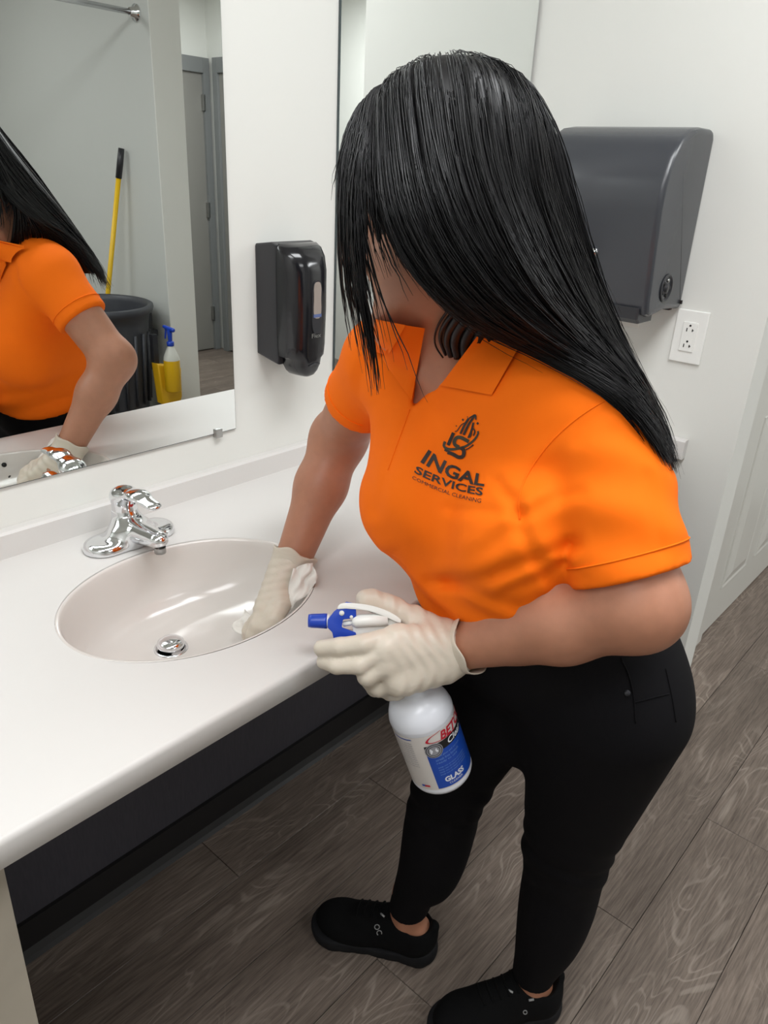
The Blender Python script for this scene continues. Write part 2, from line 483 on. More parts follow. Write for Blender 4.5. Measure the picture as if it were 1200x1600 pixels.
# white raised-panel door in the passage
d1 = empty('door_1', (2.48, -0.55, 0)); tag(d1, 'white six-panel door in the passage at the right', None, None, 'structure')
DW = 0.83
box('door_leaf', (0, -0.012, 0.012), (DW, 0.0, 2.03), M_DOORWHITE, d1, 0.002)
def door_panel(x0, x1, z0, z1):
    bm = bmesh.new()
    rings = [(0.0, 0.0), (0.003, -0.0085), (0.012, -0.006), (0.024, -0.0075), (0.055, -0.016)]
    vs = []
    for ins, yy in rings:
        vs.append([bm.verts.new(c) for c in ((x0+ins, yy, z0+ins), (x1-ins, yy, z0+ins), (x1-ins, yy, z1-ins), (x0+ins, yy, z1-ins))])
    for a, b2 in zip(vs, vs[1:]):
        for i in range(4): bm.faces.new((a[i], a[(i+1) % 4], b2[(i+1) % 4], b2[i]))
    bm.faces.new(vs[-1])
    # a raised frame bead keeps the panel proud of the leaf
    for v in bm.verts: v.co.y -= 0.008
    return from_bm('panel', bm, M_DOORWHITE, d1)
for x0, x1 in ((0.10, 0.365), (0.465, 0.73)):
    for z0, z1 in ((0.165, 0.80), (0.95, 1.55), (1.67, 1.92)):
        door_panel(x0, x1, z0, z1)
for nm, lo, hi in (('casing', (-0.075, -0.02, 0), (-0.004, 0, 2.11)), ('casing', (DW+0.004, -0.02, 0), (DW+0.075, 0, 2.11)), ('casing', (-0.004, -0.02, 2.04), (DW+0.004, 0, 2.11))):
    box(nm, lo, hi, M_DOORWHITE, d1, 0.004)
lathe('door_knob', [(0.0, 0.052), (0.018, 0.050), (0.026, 0.036), (0.022, 0.020), (0.010, 0.012), (0.010, 0.004), (0.026, 0.003), (0.026, 0)], M_STEEL, d1, 24, (DW-0.06, -0.012, 0.95), (0, -1, 0))

# grey metal door and frame at the back (seen in the mirror)
d2 = empty('door_2', (3.02, YR, 0)); tag(d2, 'grey metal door in a grey frame, reflected in the big mirror', None, None, 'structure')
box('door_leaf', (0.05, 0.0, 0.01), (0.90, 0.03, 2.05), M_DOORGREY, d2, 0.002)
for lo, hi in (((0, 0, 0), (0.05, 0.055, 2.15)), ((0.90, 0, 0), (0.955, 0.055, 2.15)), ((0.05, 0, 2.05), (0.90, 0.055, 2.15))):
    box('frame', lo, hi, M_FRAMEGREY, d2, 0.004)
for z in (0.25, 1.05, 1.80):
    box('hinge', (0.885, 0.03, z), (0.905, 0.06, z+0.11), M_STEEL, d2, 0.003)
d3 = empty('door_3', (XF, -4.08, 0)); tag(d3, 'grey door frame on the passage end wall, reflected at the mirror edge', None, None, 'structure')
box('door_leaf', (-0.03, 0.055, 0.01), (0.0, 0.24, 2.05), M_DOORGREY, d3, 0.002)
for lo, hi in (((-0.05, 0, 0), (0, 0.055, 2.15)), ((-0.05, 0.24, 0), (0, 0.29, 2.15)), ((-0.05, 0.055, 2.05), (0, 0.24, 2.15))):
    box('frame', lo, hi, M_FRAMEGREY, d3, 0.004)

# ceiling fixtures
NM = ['over the sink', 'over the left part of the room', 'over the passage', 'added behind the camera to brighten the mirrored partition']
for (lx, ly, sx, sy, pw), nm in zip(LAMPS, NM):
    f = empty('ceiling_lamp', (lx, ly, CEIL)); tag(f, 'flat rectangular ceiling light panel ' + nm, 'lamp', 'ceiling light panels')
    box('diffuser', (-sx/2, -sy/2, -0.02), (sx/2, sy/2, -0.012), M_DIFFUSER, f)
    for lo, hi in (((-sx/2-0.03, -sy/2-0.03, -0.03), (sx/2+0.03, -sy/2, 0)), ((-sx/2-0.03, sy/2, -0.03), (sx/2+0.03, sy/2+0.03, 0)),
                   ((-sx/2-0.03, -sy/2, -0.03), (-sx/2, sy/2, 0)), ((sx/2, -sy/2, -0.03), (sx/2+0.03, sy/2, 0))):
        box('frame', lo, hi, M_WHITEPLASTIC, f, 0.003)

# ================================================================ mirrors
def wall_mirror(x0, x1, z0, z1, label, clips):
    t = empty('wall_mirror', ((x0+x1)/2, 0, z0)); tag(t, label, 'mirror', 'frameless wall mirrors')
    cx = (x0+x1)/2
    box('backing', (x0-cx, -0.0045, 0), (x1-cx, 0, z1-z0), M_MIRROREDGE, t)
    box('glass', (x0-cx+0.0015, -0.006, 0.0015), (x1-cx-0.0015, -0.0044, z1-z0-0.0015), M_MIRROR, t)
    for xc in clips:
        box('clip', (xc-cx-0.008, -0.011, -0.008), (xc-cx+0.008, 0, 0.010), M_STEEL, t, 0.002)
    return t
wall_mirror(-0.95, 0.9104, 0.9782, 2.30, 'large frameless wall mirror over the sink, reflecting the bin', (0.865, -0.2))
wm2 = wall_mirror(1.1851, 1.795, 0.9782, 2.30, 'frameless wall mirror behind the head, next to the room corner', (1.3, 1.7))
MIR2_ROT = math.radians(4.1)
wm2.rotation_euler = (0, 0, -MIR2_ROT)
wm2.location.y = -0.306*math.sin(MIR2_ROT)
for z_ in (0.10, 1.20):
    box('stand_off', (0.27, 0.0, z_), (0.29, 0.040, z_+0.02), M_STEEL, wm2)

# ================================================================ counter and basin
SX, SY, SA, SB = 0.581, -0.3135, 0.200, 0.157
CX0, CX1, CD, TH = -0.9, XE-0.002, 0.575, 0.0377
def countertop():
    t = empty('vanity_counter', (0.45, 0, 0)); tag(t, 'long white counter top with an integral oval basin and low splashback', 'counter')
    ox = 0.45
    # angles incl. the rectangle's corners
    yb, yf = -0.0005, -CD+0.006
    angs = list(np.linspace(0, 2*math.pi, 128, endpoint=False))
    for cx, cy in ((CX0, yb), (CX1, yb), (CX0, yf), (CX1, yf)):
        angs.append(math.atan2(cy-SY, cx-SX) % (2*math.pi))
    angs = sorted(set(round(a, 6) for a in angs))
    bm = bmesh.new(); inner, outer = [], []
    for a in angs:
        c, s = math.cos(a), math.sin(a)
        r = 1/math.sqrt((c/(SA+0.006))**2+(s/(SB+0.006))**2)
        inner.append(bm.verts.new((SX+r*c-ox, SY+r*s, CZ)))
        k = []
        if c > 1e-9: k.append((CX1-SX)/c)
        if c < -1e-9: k.append((CX0-SX)/c)
        if s > 1e-9: k.append((yb-SY)/s)
        if s < -1e-9: k.append((yf-SY)/s)
        k = min(q for q in k if q > 0)
        outer.append(bm.verts.new((SX+k*c-ox, SY+k*s, CZ)))
    n = len(angs)
    for i in range(n):
        j = (i+1) % n
        bm.faces.new((inner[i], outer[i], outer[j], inner[j]))
    # underside: the same ring, one thickness lower and with a wider hole for the bowl
    lo_i, lo_o = [], []
    for a, ov in zip(angs, outer):
        c, s = math.cos(a), math.sin(a)
        r = 1/math.sqrt((c/(SA+0.022))**2+(s/(SB+0.022))**2)
        lo_i.append(bm.verts.new((SX+r*c-ox, SY+r*s, CZ-TH)))
        lo_o.append(bm.verts.new((ov.co.x, ov.co.y, CZ-TH)))
    for i in range(n):
        j = (i+1) % n
        bm.faces.new((lo_i[i], lo_i[j], lo_o[j], lo_o[i]))
    from_bm('counter_top', bm, M_COUNTER, t)
    # rounded front edge and underside
    prof = []
    R = 0.008
    for k in range(0, 7):
        a = math.pi/2*k/6
        prof.append((yf-0.006*math.sin(a), CZ-R+R*math.cos(a)))
    prof += [(-CD, CZ-TH+0.003), (-CD+0.003, CZ-TH), (-CD+0.007, CZ-TH)]
    bm = bmesh.new()
    a = [bm.verts.new((CX0-ox, q[0], q[1])) for q in prof]; b = [bm.verts.new((CX1-ox, q[0], q[1])) for q in prof]
    for i in range(len(prof)-1): bm.faces.new((a[i], a[i+1], b[i+1], b[i]))
    o = from_bm('front_edge', bm, M_COUNTER, t); shade_auto(o, 50)
    # splashbacks
    zs = 0.9094
    prism('splashback', [(-0.0216, CZ-0.003), (-0.0216, zs-0.004), (-0.0176, zs), (-0.0005, zs), (-0.0005, CZ-0.003)], 0, CX0-ox, XE-0.022-ox, M_COUNTER, t)
    prism('side_splash', [(XE-0.020-ox, CZ-0.003), (XE-0.020-ox, zs-0.004), (XE-0.016-ox, zs), (XE-0.001-ox, zs), (XE-0.001-ox, CZ-0.003)], 1, -0.597, -0.022, M_COUNTER, t)
    # bowl: rings from the rim to the drain, centre sliding towards the drain
    DX, DY, DZ = 0.565, -0.262, 0.742
    V, Fc = [], []; nr = 96
    rr = [(1.03, 0.0, 0), (1.012, 0.0005, 0), (1.0, -0.0035, 0), (0.992, -0.010, 0), (0.975, -0.022, 0.02), (0.95, -0.040, 0.06), (0.90, -0.062, 0.16),
          (0.82, -0.083, 0.32), (0.70, -0.099, 0.5), (0.52, -0.110, 0.72), (0.34, -0.117, 0.88), (0.20, -0.121, 0.96), (0.115, -0.1235, 1.0)]
    for s, dz, k in rr:
        cx = SX+(DX-SX)*k; cy = SY+(DY-SY)*k
        for q in range(nr):
            a = 2*math.pi*q/nr
            V.append((cx+SA*s*math.cos(a)-ox, cy+SB*s*math.sin(a), CZ+dz))
    for i in range(len(rr)-1):
        for q in range(nr):
            q2 = (q+1) % nr; Fc.append((i*nr+q, i*nr+q2, (i+1)*nr+q2, (i+1)*nr+q))
    bs = from_arrays('sink_basin', V, Fc, M_BASIN, t)
    # overflow holes in the front of the bowl, drain flange and stopper
    for hx, hz, r in ((0.60, 0.842, 0.005), (0.628, 0.842, 0.005), (0.60, 0.815, 0.004), (0.632, 0.815, 0.004)):
        sc_ = 0.976 if hz > 0.83 else 0.945
        fy = SY+(0.0 if hz > 0.83 else 0.004)-SB*sc_*math.sqrt(max(0, 1-((hx-SX)/(SA*sc_))**2))
        lathe('overflow_hole', [(0, 0.0025), (r, 0.002), (r, -0.006)], M_DARKSLOT, bs, 14, (hx-ox, fy+0.002, hz), (0, 1, 0.25))
    lathe('drain_flange', [(0.0275, 0.0), (0.027, 0.002), (0.025, 0.003), (0.0225, 0.001), (0.022, -0.008), (0, -0.008)], M_CHROME, bs, 36, (DX-ox, DY, DZ))
    lathe('drain_stopper', [(0, 0.019), (0.010, 0.0185), (0.017, 0.0165), (0.0212, 0.0130), (0.0222, 0.009), (0.0212, 0.006), (0.019, 0.005), (0.0185, -0.004)], M_CHROME, bs, 36, (DX-ox, DY, DZ))
    return t
countertop()
sp = box('support_panel', (-0.40, -0.555, 0.0), (0.176, -0.015, CZ-TH-0.001), M_STONE, None, 0.001)
tag(sp, 'beige stone-look support panel below the left part of the counter', 'panel')

# ================================================================ faucet
def faucet():
    t = empty('faucet', (0.604, -0.098, CZ)); tag(t, 'chrome single-lever faucet on the counter behind the basin', 'faucet')
    f = Field((-0.10, -0.16, -0.005), (0.10, 0.06, 0.15), 0.0022)
    f.add(cap((-0.048, 0, 0.0), (0.048, 0, 0.0), 0.035, 0.035), 0.0)
    f.cutplane((0, 0, 0.018), (0, 0.0, 1), 0.008)
    f.add(ell((0, -0.004, 0.012), (0.046, 0.034, 0.034)), 0.010)
    f.add(cap((0, 0.008, 0.015), (0, 0.008, 0.052), 0.026, 0.0225), 0.012)
    f.add(cap((0, -0.010, 0.026), (0, -0.088, 0.034), 0.025, 0.0175, 0.8, (0, 0, 1)), 0.014)
    f.cutplane((0, 0, 0.0005), (0, 0, -1), 0.001)
    f.mesh('body', M_CHROME, t, 3)
    h = Field((-0.05, -0.14, 0.035), (0.05, 0.06, 0.14), 0.0022)
    h.add(cap((0, 0.008, 0.055), (0, 0.008, 0.078), 0.0215, 0.0205), 0.0)
    h.add(ell((0, 0.006, 0.082), (0.0215, 0.024, 0.015)), 0.008)
    h.add(cap((0, 0.002, 0.088), (0, -0.040, 0.097), 0.0180, 0.0165, 0.5, (0, 0, 1)), 0.010)
    h.add(cap((0, -0.040, 0.097), (0, -0.082, 0.093), 0.0165, 0.0140, 0.42, (0, 0, 1)), 0.006)
    h.mesh('lever_handle', M_CHROME, t, 3)
    lathe('aerator', [(0, -0.004), (0.0095, -0.004), (0.0095, 0.006)], M_STEEL, t, 20, (0, -0.092, 0.016))
    lathe('temperature_dot', [(0, 0.0025), (0.0035, 0.002), (0.0035, -0.002)], mat('red_dot', rgb(190, 30, 30), 0.3), t, 14, (0, -0.0135, 0.072), (0, -1, 0.1))
    return t
faucet()

# ================================================================ soap dispenser
def soap_dispenser():
    t = empty('soap_dispenser', (1.026, 0, 1.087)); tag(t, 'black plastic soap dispenser with a small level window on the white wall', 'dispenser')
    hw = 0.053
    # back shell
    prism('back_shell', [(0, 0.035), (-0.050, 0.025), (-0.062, 0.023), (-0.062, 0.245), (-0.045, 0.249), (-0.002, 0.243), (0, 0.238)], 0, -hw, hw, M_BLACKPLASTIC, t, 0.004, 2)
    # front cover: loft of rounded-rect sections by height with the pointed round nose at the bottom
    V, Fc = [], []; n = 40
    rows = [(-0.002, 0.012, 0.094), (0.002, 0.022, 0.100), (0.010, 0.031, 0.104), (0.022, 0.038, 0.107), (0.034, 0.0405, 0.108), (0.0395, 0.051, 0.108), (0.06, 0.0535, 0.109), (0.13, 0.054, 0.112), (0.20, 0.054, 0.111),
            (0.225, 0.0535, 0.105), (0.240, 0.052, 0.092), (0.2475, 0.047, 0.074)]
    for z, w2, dp in rows:
        for k in range(n):
            u = -1+2*k/(n-1)
            xx = w2*math.copysign(abs(math.sin(u*math.pi/2))**0.75, u)
            sh = (1-abs(xx/w2)**3.2)
            yy = -0.061-(dp-0.061)*max(0, sh)**0.55
            V.append((xx, yy, z))
    for i in range(len(rows)-1):
        for k in range(n-1): Fc.append((i*n+k, i*n+k+1, (i+1)*n+k+1, (i+1)*n+k))
    Fc.append(tuple(range(n))[::-1]); Fc.append(tuple((len(rows)-1)*n+k for k in range(n)))
    for i in range(len(rows)-1): Fc.append((i*n, (i+1)*n, (i+1)*n+n-1, i*n+n-1))
    c = from_arrays('front_cover', V, Fc, M_BLACKGLOSS, t); shade_auto(c, 50)
    # window with a waisted outline, its frame, and the push-bar crescent
    def shape(w_, h_, waist, n=36):
        o = []
        for k in range(n):
            a = 2*math.pi*k/n
            zz = h_*math.copysign(abs(math.sin(a))**0.6, math.sin(a)); xx = w_*math.copysign(abs(math.cos(a))**0.6, math.cos(a))
            xx *= 1-waist*math.exp(-((zz-0.004)/0.014)**2)
            o.append((xx, zz))
        return o
    for nm, w_, h_, wa, cz, y0, y1, mm in (('window_frame', 0.0135, 0.050, 0.05, 0.135, -0.1125, -0.105, M_BLACKPLASTIC), ('level_window', 0.0105, 0.034, 0.15, 0.148, -0.1135, -0.106, M_WINDOWGREY)):
        prism(nm, [(x_+0.004, z_+cz) for x_, z_ in shape(w_, h_, wa)], 1, y0, y1, mm, t)
    prism('soap_level', [(-0.006, 0.1165), (0.014, 0.1165), (0.014, 0.1225), (-0.006, 0.1225)], 1, -0.1138, -0.108, mat('blue_soap', rgb(90, 105, 150), 0.2), t)
    uv, tf, asp = text_tris('Flex', 0.0, 0)
    from_arrays('lettering', [(-0.010+0.024*u, -0.1132, 0.078+0.008*v) for u, v in uv], tf, M_STEEL, t, False)
    tube('push_mark', crspline([(-0.012, -0.108, 0.022), (0.002, -0.1085, 0.026), (0.016, -0.108, 0.024)], 12), 0.0014, M_BLACKPLASTIC, t, 8)
    return t
soap_dispenser()

# ================================================================ paper towel dispenser
def towel_dispenser():
    t = empty('paper_towel_dispenser', (XE, -0.365, 1.2)); tag(t, 'large dark grey paper towel dispenser on the end wall behind the head', 'dispenser')
    hw = 0.150
    # side profile (x from wall negative, z) of the cover
    pr = [(-0.001, 0.012), (-0.008, 0.006), (-0.09, 0.012), (-0.165, 0.002), (-0.185, 0.008), (-0.192, 0.03), (-0.207, 0.15), (-0.214, 0.22), (-0.212, 0.265), (-0.196, 0.315), (-0.165, 0.350), (-0.125, 0.369), (-0.08, 0.375), (-0.022, 0.375), (-0.009, 0.371), (-0.001, 0.358)]
    c = prism('cover', pr, 1, -hw, hw, M_GREYPLASTIC, t, 0.013, 4); shade_auto(c, 32)
    prism('back_plate', [(0, 0.0), (-0.012, 0.0), (-0.012, 0.350), (0, 0.350)], 1, -hw+0.02, hw-0.02, M_GREYPLASTIC, t, 0.003)
    prism('tear_lip', [(-0.12, -0.012), (-0.185, -0.012), (-0.198, -0.002), (-0.196, 0.022), (-0.12, 0.012)], 1, -hw+0.015, hw+0.004, M_BLACKPLASTIC, t, 0.004)
    # feed wheel in the right side
    wy = -hw
    k = lathe('feed_wheel', [(0.030, 0.0015), (0.029, 0.003), (0.026, 0.0035), (0.024, -0.001), (0.010, -0.001), (0.010, 0.004), (0, 0.0045)], M_BLACKPLASTIC, t, 30, (-0.112, wy, 0.060), (0, -1, 0))
    for q in range(5):
        a = q*2*math.pi/5
        lathe('grip_hole', [(0.0042, 0.001), (0.0036, 0.0028), (0, 0.0028)], M_STEEL if q == 1 else M_DARKSLOT, k, 10, (-0.112+0.0165*math.cos(a), wy, 0.060+0.0165*math.sin(a)), (0, -1, 0))
    lathe('lock_button', [(0.010, -0.002), (0.010, 0.003), (0.006, 0.007), (0.0, 0.008)], M_CHROME, t, 20, (-0.206, -0.016, 0.125), (-1, 0, 0))
    box('screw', (-0.016, -hw-0.0045, 0.018), (-0.010, -hw-0.001, 0.026), M_DARKSLOT, t)
    prism('paper_end', [(-0.10, -0.035), (-0.103, -0.035), (-0.103, 0.01), (-0.10, 0.01)], 1, -0.10, 0.10, mat('paper', rgb(236, 234, 228), 0.8), t)
    return t
towel_dispenser()

# ================================================================ outlet
def outlet():
    t = empty('wall_outlet', (XE, -0.548, 1.147)); tag(t, 'white double electrical outlet below the towel dispenser', 'outlet')
    box('cover_plate', (-0.006, -0.037, -0.060), (0, 0.037, 0.060), M_WHITEPLASTIC, t, 0.004, 3)
    box('receptacle', (-0.0085, -0.0165, -0.033), (-0.004, 0.0165, 0.033), M_WHITEPLASTIC, t, 0.001)
    for zc in (0.018, -0.018):
        for dy, dz, w_, h_ in ((0.0065, -0.002, 0.0011, 0.004), (-0.0065, -0.002, 0.0011, 0.003)):
            box('slot', (-0.0089, dy-w_, zc+dz-h_), (-0.008, dy+w_, zc+dz+h_), M_DARKSLOT, t)
        box('slot', (-0.0089, -0.0095, zc-0.003), (-0.008, -0.0055, zc-0.0012), M_DARKSLOT, t)
        lathe('ground_hole', [(0.0024, 0.0), (0.0024, 0.001), (0, 0.001)], M_DARKSLOT, t, 12, (-0.008, 0, zc+0.008), (-1, 0, 0))
    return t
outlet()

# ================================================================ things only the mirror shows
def trash_bin():
    t = empty('trash_bin', (1.95, -2.47, 0)); tag(t, 'large round dark grey bin standing by the grey partition', 'bin')
    z = 0.0
    lathe('body', [(0, 0.10), (0.20, 0.10), (0.215, 0.105), (0.225, 0.14), (0.262, 0.70), (0.27, 0.745), (0.285, 0.755), (0.292, 0.775), (0.290, 0.79), (0.280, 0.795), (0.266, 0.79), (0.262, 0.765), (0.252, 0.70), (0.205, 0.12), (0, 0.12)], M_BIN, t, 56)
    for s in (-1, 1):
        b_ = bmesh.new(); bm_box(b_, (0.24*s, -0.075, 0.60), (0.315*s, 0.075, 0.64), 0.012); bm_box(b_, (0.255*s, -0.075, 0.62), (0.285*s, -0.05, 0.76), 0.006); bm_box(b_, (0.255*s, 0.05, 0.62), (0.285*s, 0.075, 0.76), 0.006)
        from_bm('handle', b_, M_BIN, t)
    lathe('dolly', [(0.0, 0.085), (0.235, 0.085), (0.24, 0.08), (0.24, 0.062), (0, 0.06)], M_BLACKPLASTIC, t, 40)
    for q in range(5):
        a = q*2*math.pi/5
        lathe('caster', [(0.0, -0.012), (0.022, -0.012), (0.029, -0.006), (0.029, 0.006), (0.022, 0.012), (0, 0.012)], M_BLACKPLASTIC, t, 18, (0.18*math.cos(a), 0.18*math.sin(a), 0.031), (math.sin(a), math.cos(a), 0))
    for k in range(10):
        a = -0.2+k*0.25
        tube('rib', [(0.243*math.cos(a), 0.243*math.sin(a), 0.30), (0.262*math.cos(a), 0.262*math.sin(a), 0.66)], 0.008, M_BIN, t, 6)
    return t
trash_bin()
def caddy_bag():
    t = empty('caddy_bag', (2.165, -2.20, 0.28)); tag(t, 'yellow vinyl caddy bag hanging on the side of the dark bin', 'bag')
    o = prism('pouch', [(-0.05, 0.03), (-0.01, 0.0), (0.05, 0.0), (0.07, 0.05), (0.075, 0.20), (0.04, 0.215), (-0.065, 0.24)], 1, -0.025, 0.035, M_YELLOWBAG, t, 0.012, 3)
    shade_auto(o, 40)
    box('hook_strap', (-0.06, -0.03, 0.20), (-0.03, 0.0, 0.38), M_BLACKPLASTIC, t, 0.004)
    tube('tail_strap', crspline([(-0.03, 0.02, 0.02), (-0.035, 0.025, -0.06), (-0.05, 0.02, -0.14)], 10), 0.014, M_YELLOWBAG, t, 8, 0.3)
    return t
caddy_bag()
def mirror_bottle():
    t = empty('spray_bottle', (2.150, -2.115, 0.385)); tag(t, 'spray bottle with yellow liquid and blue trigger, in front of the yellow caddy bag', 'bottle')
    lathe('bottle_body', [(0, 0.0), (0.036, 0.0), (0.040, 0.006), (0.040, 0.155), (0.0395, 0.16)], mat('yellow_liquid', rgb(226, 178, 24), 0.25), t, 32)
    lathe('bottle_shoulder', [(0.0395, 0.16), (0.038, 0.175), (0.028, 0.20), (0.016, 0.225), (0.014, 0.235)], mat('clear_plastic', rgb(214, 214, 206), 0.25), t, 32)
    lathe('collar', [(0.016, 0.23), (0.018, 0.232), (0.018, 0.25), (0.012, 0.254), (0, 0.254)], M_BLUE, t, 20)
    f = Field((-0.03, -0.07, 0.24), (0.03, 0.06, 0.34), 0.003)
    f.add(cap((0, 0, 0.25), (0, 0, 0.30), 0.010, 0.013), 0); f.add(cap((0, 0.03, 0.312), (0, -0.045, 0.318), 0.011, 0.009), 0.006); f.add(cap((0, -0.03, 0.31), (0, -0.042, 0.262), 0.006, 0.005), 0.004)
    f.mesh('trigger_head', M_BLUE, t)
    return t
mirror_bottle()
def broom():
    t = empty('broom', (2.08, -2.80, 0)); tag(t, 'yellow broom handle with black grip leaning on the grey partition', 'broom')
    a = np.array([0.0, 0.0, 0.12]); b_ = np.array([0.175, 0.215, 1.50])
    u = unit(b_-a)
    tube('handle', [a, b_-u*0.14], 0.0125, M_YELLOW, t, 14)
    tube('grip', [b_-u*0.14, b_-u*0.07, b_], [0.0155, 0.016, 0.0145], M_BLACKPLASTIC, t, 14)
    bm_ = bmesh.new(); bm_box(bm_, (-0.14, -0.03, 0.08), (0.14, 0.03, 0.13), 0.01); bm_box(bm_, (-0.135, -0.027, 0.0), (0.135, 0.027, 0.085), 0.004)
    from_bm('brush_head', bm_, M_BLACKPLASTIC, t)
    return t
broom()
def rod():
    t = empty('curtain_rod', (2.28, -2.40, 2.06)); tag(t, 'steel rod running out from the grey partition near the top of the mirror', 'rod')
    tube('bar', [(0, 0, 0), (-0.9, 0, 0), (-1.9, 0, 0), (2.28-2.28-(2.28-X0), 0, 0)], 0.0125, M_CHROME, t, 14)
    for xx, s in ((0, -1), (-(2.28-X0), 1)):
        lathe('flange', [(0.036, 0.0), (0.036, 0.008), (0.022, 0.014), (0.018, 0.035), (0, 0.035)], M_CHROME, t, 24, (xx, 0, 0), (s, 0, 0))
    return t
rod()

# ================================================================ the person
M_SKIN = mat('skin', rgb(176, 122, 96), 0.48, sss=0.12, var=(60, 0.05), bump=(350, 0.06, 0.0008))
M_SHIRT = mat('orange_knit', rgb(255, 116, 10), 0.8, spec=0.2, bump=(900, 0.15, 0.0006))
M_PANTS = mat('black_denim', rgb(13, 12, 15), 0.85, spec=0.15, bump=(700, 0.2, 0.0006))
M_HAIR = mat('black_hair', (0.0045, 0.004, 0.0048, 1), 0.40, spec=0.32)
M_GLOVE = mat('latex_glove', rgb(208, 197, 182), 0.42, sss=0.06, bump=(45, 0.22, 0.003, (1, 1, 2.5)))
M_SHOE = mat('black_mesh_shoe', rgb(11, 11, 12), 0.9, spec=0.15, bump=(500, 0.4, 0.001))
M_SOLE = mat('black_rubber_sole', rgb(27, 27, 29), 0.8, spec=0.2)
M_REFLECT = mat('grey_shoe_mark', rgb(150, 150, 150), 0.4)
M_PRINT = mat('black_print', rgb(38, 26, 20), 0.6)
M_PRINTGREEN = mat('dark_green_print', rgb(52, 50, 34), 0.6)

person = empty('person', (0.90, -0.70, 0))
PX = np.array([0.90, -0.70, 0.0])
tag(person, 'person with long black hair in an orange polo shirt and black trousers, wiping the sink', 'person')
def adopt(o, par=None):
    """meshes below are built in world coordinates: keep them there under the person"""
    o.parent = person if par is None else par
    if par is None: o.matrix_parent_inverse = Matrix.Translation(-Vector(PX))
    else: o.matrix_parent_inverse = Matrix.Identity(4)
    return o
def PR(x, y, d): return P(x, y, d-0.040)   # the hand in the basin
# ---- skeleton (world metres)
SL = P(930, 652, 0.872); SR = P(598, 566, 1.075)
EL = P(996, 944, 0.862); WL = P(716, 1012, 1.0)
ER = np.array([0.852, -0.352, 1.062]); WR = PR(456, 880, 1.275)
NB = np.array([0.800, -0.615, 1.275])
HF = unit((-0.50, 0.72, -0.52)); HL = unit(np.cross((0, 0, 1), HF)); HL = unit(HL+np.array([0, 0, 0.04])); HL = unit(HL-HF*np.dot(HL, HF)); HUP = np.cross(HF, HL)
HC = P(703, 288, 0.820)
PELV = np.array([0.900, -0.785, 0.83])
HIPL = np.array([0.880, -0.868, 0.80]); HIPR = np.array([0.905, -0.700, 0.80])
KL = P(884, 1325, 1.265); AL = np.array([0.928, -0.815, 0.105])
KR = P(712, 1215, 1.325); AR = np.array([0.866, -0.560, 0.115])
TAX = unit(NB-PELV)                      # spine
TL = unit(SL-SR)                         # towards her left
TF = unit(np.cross(TL, TAX))             # chest front
if TF[0] > 0: TF = -TF
AX3 = [TL, TF, TAX]
CH = PELV+(NB-PELV)*0.66

def torso(f, g=0.0):
    f.add(ell(CH+TF*-0.005, (0.150, 0.105, 0.170), AX3), 0.0, g)
    f.add(ell(PELV+(NB-PELV)*0.36+TF*0.022, (0.142, 0.132, 0.155), AX3), 0.06, g)
    f.add(ell(PELV+(NB-PELV)*0.18+TF*0.018, (0.158, 0.138, 0.12), AX3), 0.05, g)
    f.add(cap(NB-TAX*0.02-TF*0.01, SL+np.array([0, 0.02, 0.005]), 0.055, 0.058), 0.05, g)
    f.add(cap(NB-TAX*0.02-TF*0.01, SR+np.array([0, -0.02, 0.005]), 0.055, 0.058), 0.05, g)
    for s in (1, -1):
        f.add(ell(CH+TF*0.082+TL*0.084*s-TAX*0.040, (0.086, 0.090, 0.086), [unit(TL+0.35*s*TF), unit(TF-0.35*s*TL), TAX]), 0.035, g)
    # cloth stretched from the shoulders over the bust and hanging from it to the waist
    for s, S in ((1, SL), (-1, SR)):
        f.add(cap(S*0.7+NB*0.3+TF*0.0, CH+TF*0.072+TL*0.075*s-TAX*0.02, 0.052, 0.074 if s < 0 else 0.062), 0.04, g)
        f.add(cap(CH+TF*0.085+TL*0.060*s-TAX*0.05, PELV+(NB-PELV)*0.25+TF*0.060+TL*0.05*s, 0.080, 0.085), 0.04, g)
def legs(f, g=0.0):
    f.add(ell(PELV+np.array([0.005, 0.002, 0.02]), (0.162, 0.138, 0.13), [unit((-0.25, -0.96, 0)), unit((-0.96, 0.25, 0)), (0, 0, 1)]), 0.0, g)
    f.add(ell(PELV+np.array([0.050, -0.028, -0.045]), (0.122, 0.10, 0.11), [unit((-0.25, -0.96, 0)), unit((-0.96, 0.25, 0)), (0, 0, 1)]), 0.05, g)
    f.add(cap(HIPL+np.array([0, 0, 0.0]), KL, 0.114, 0.070), 0.03, g)
    f.add(cap(HIPR+np.array([0, 0, 0.0]), KR, 0.110, 0.062), 0.03, g)
    f.add(cap(PELV+np.array([-0.01, 0.0, -0.10]), P(812, 1150, 1.20), 0.085, 0.042), 0.03, g)
    for K, A, dx in ((KL, AL, np.array([0.022, -0.012, 0])), (KR, AR, np.array([0.004, -0.006, 0]))):
        f.add(cap(K, A+np.array([0, 0, 0.0]), 0.060, 0.038), 0.025, g)
        f.add(ell(K*0.66+A*0.34+0.85*dx, (0.053, 0.053, 0.165), [(1, 0, 0), (0, 1, 0), unit(K-A)]), 0.05, g)
def arms(f, g=0.0):
    for S, E, W, ru in ((SL, EL, WL, 0.060), (SR, ER, WR, 0.051)):
        f.add(cap(S, E, ru, ru*0.83), 0.02, g)
        f.add(ell(E, (ru*0.86,)*3), 0.02, g)
        f.add(cap(E, E*0.62+W*0.38, ru*0.80, ru*0.82), 0.02, g)
        f.add(cap(E*0.62+W*0.38, W, ru*0.78, 0.029), 0.02, g)
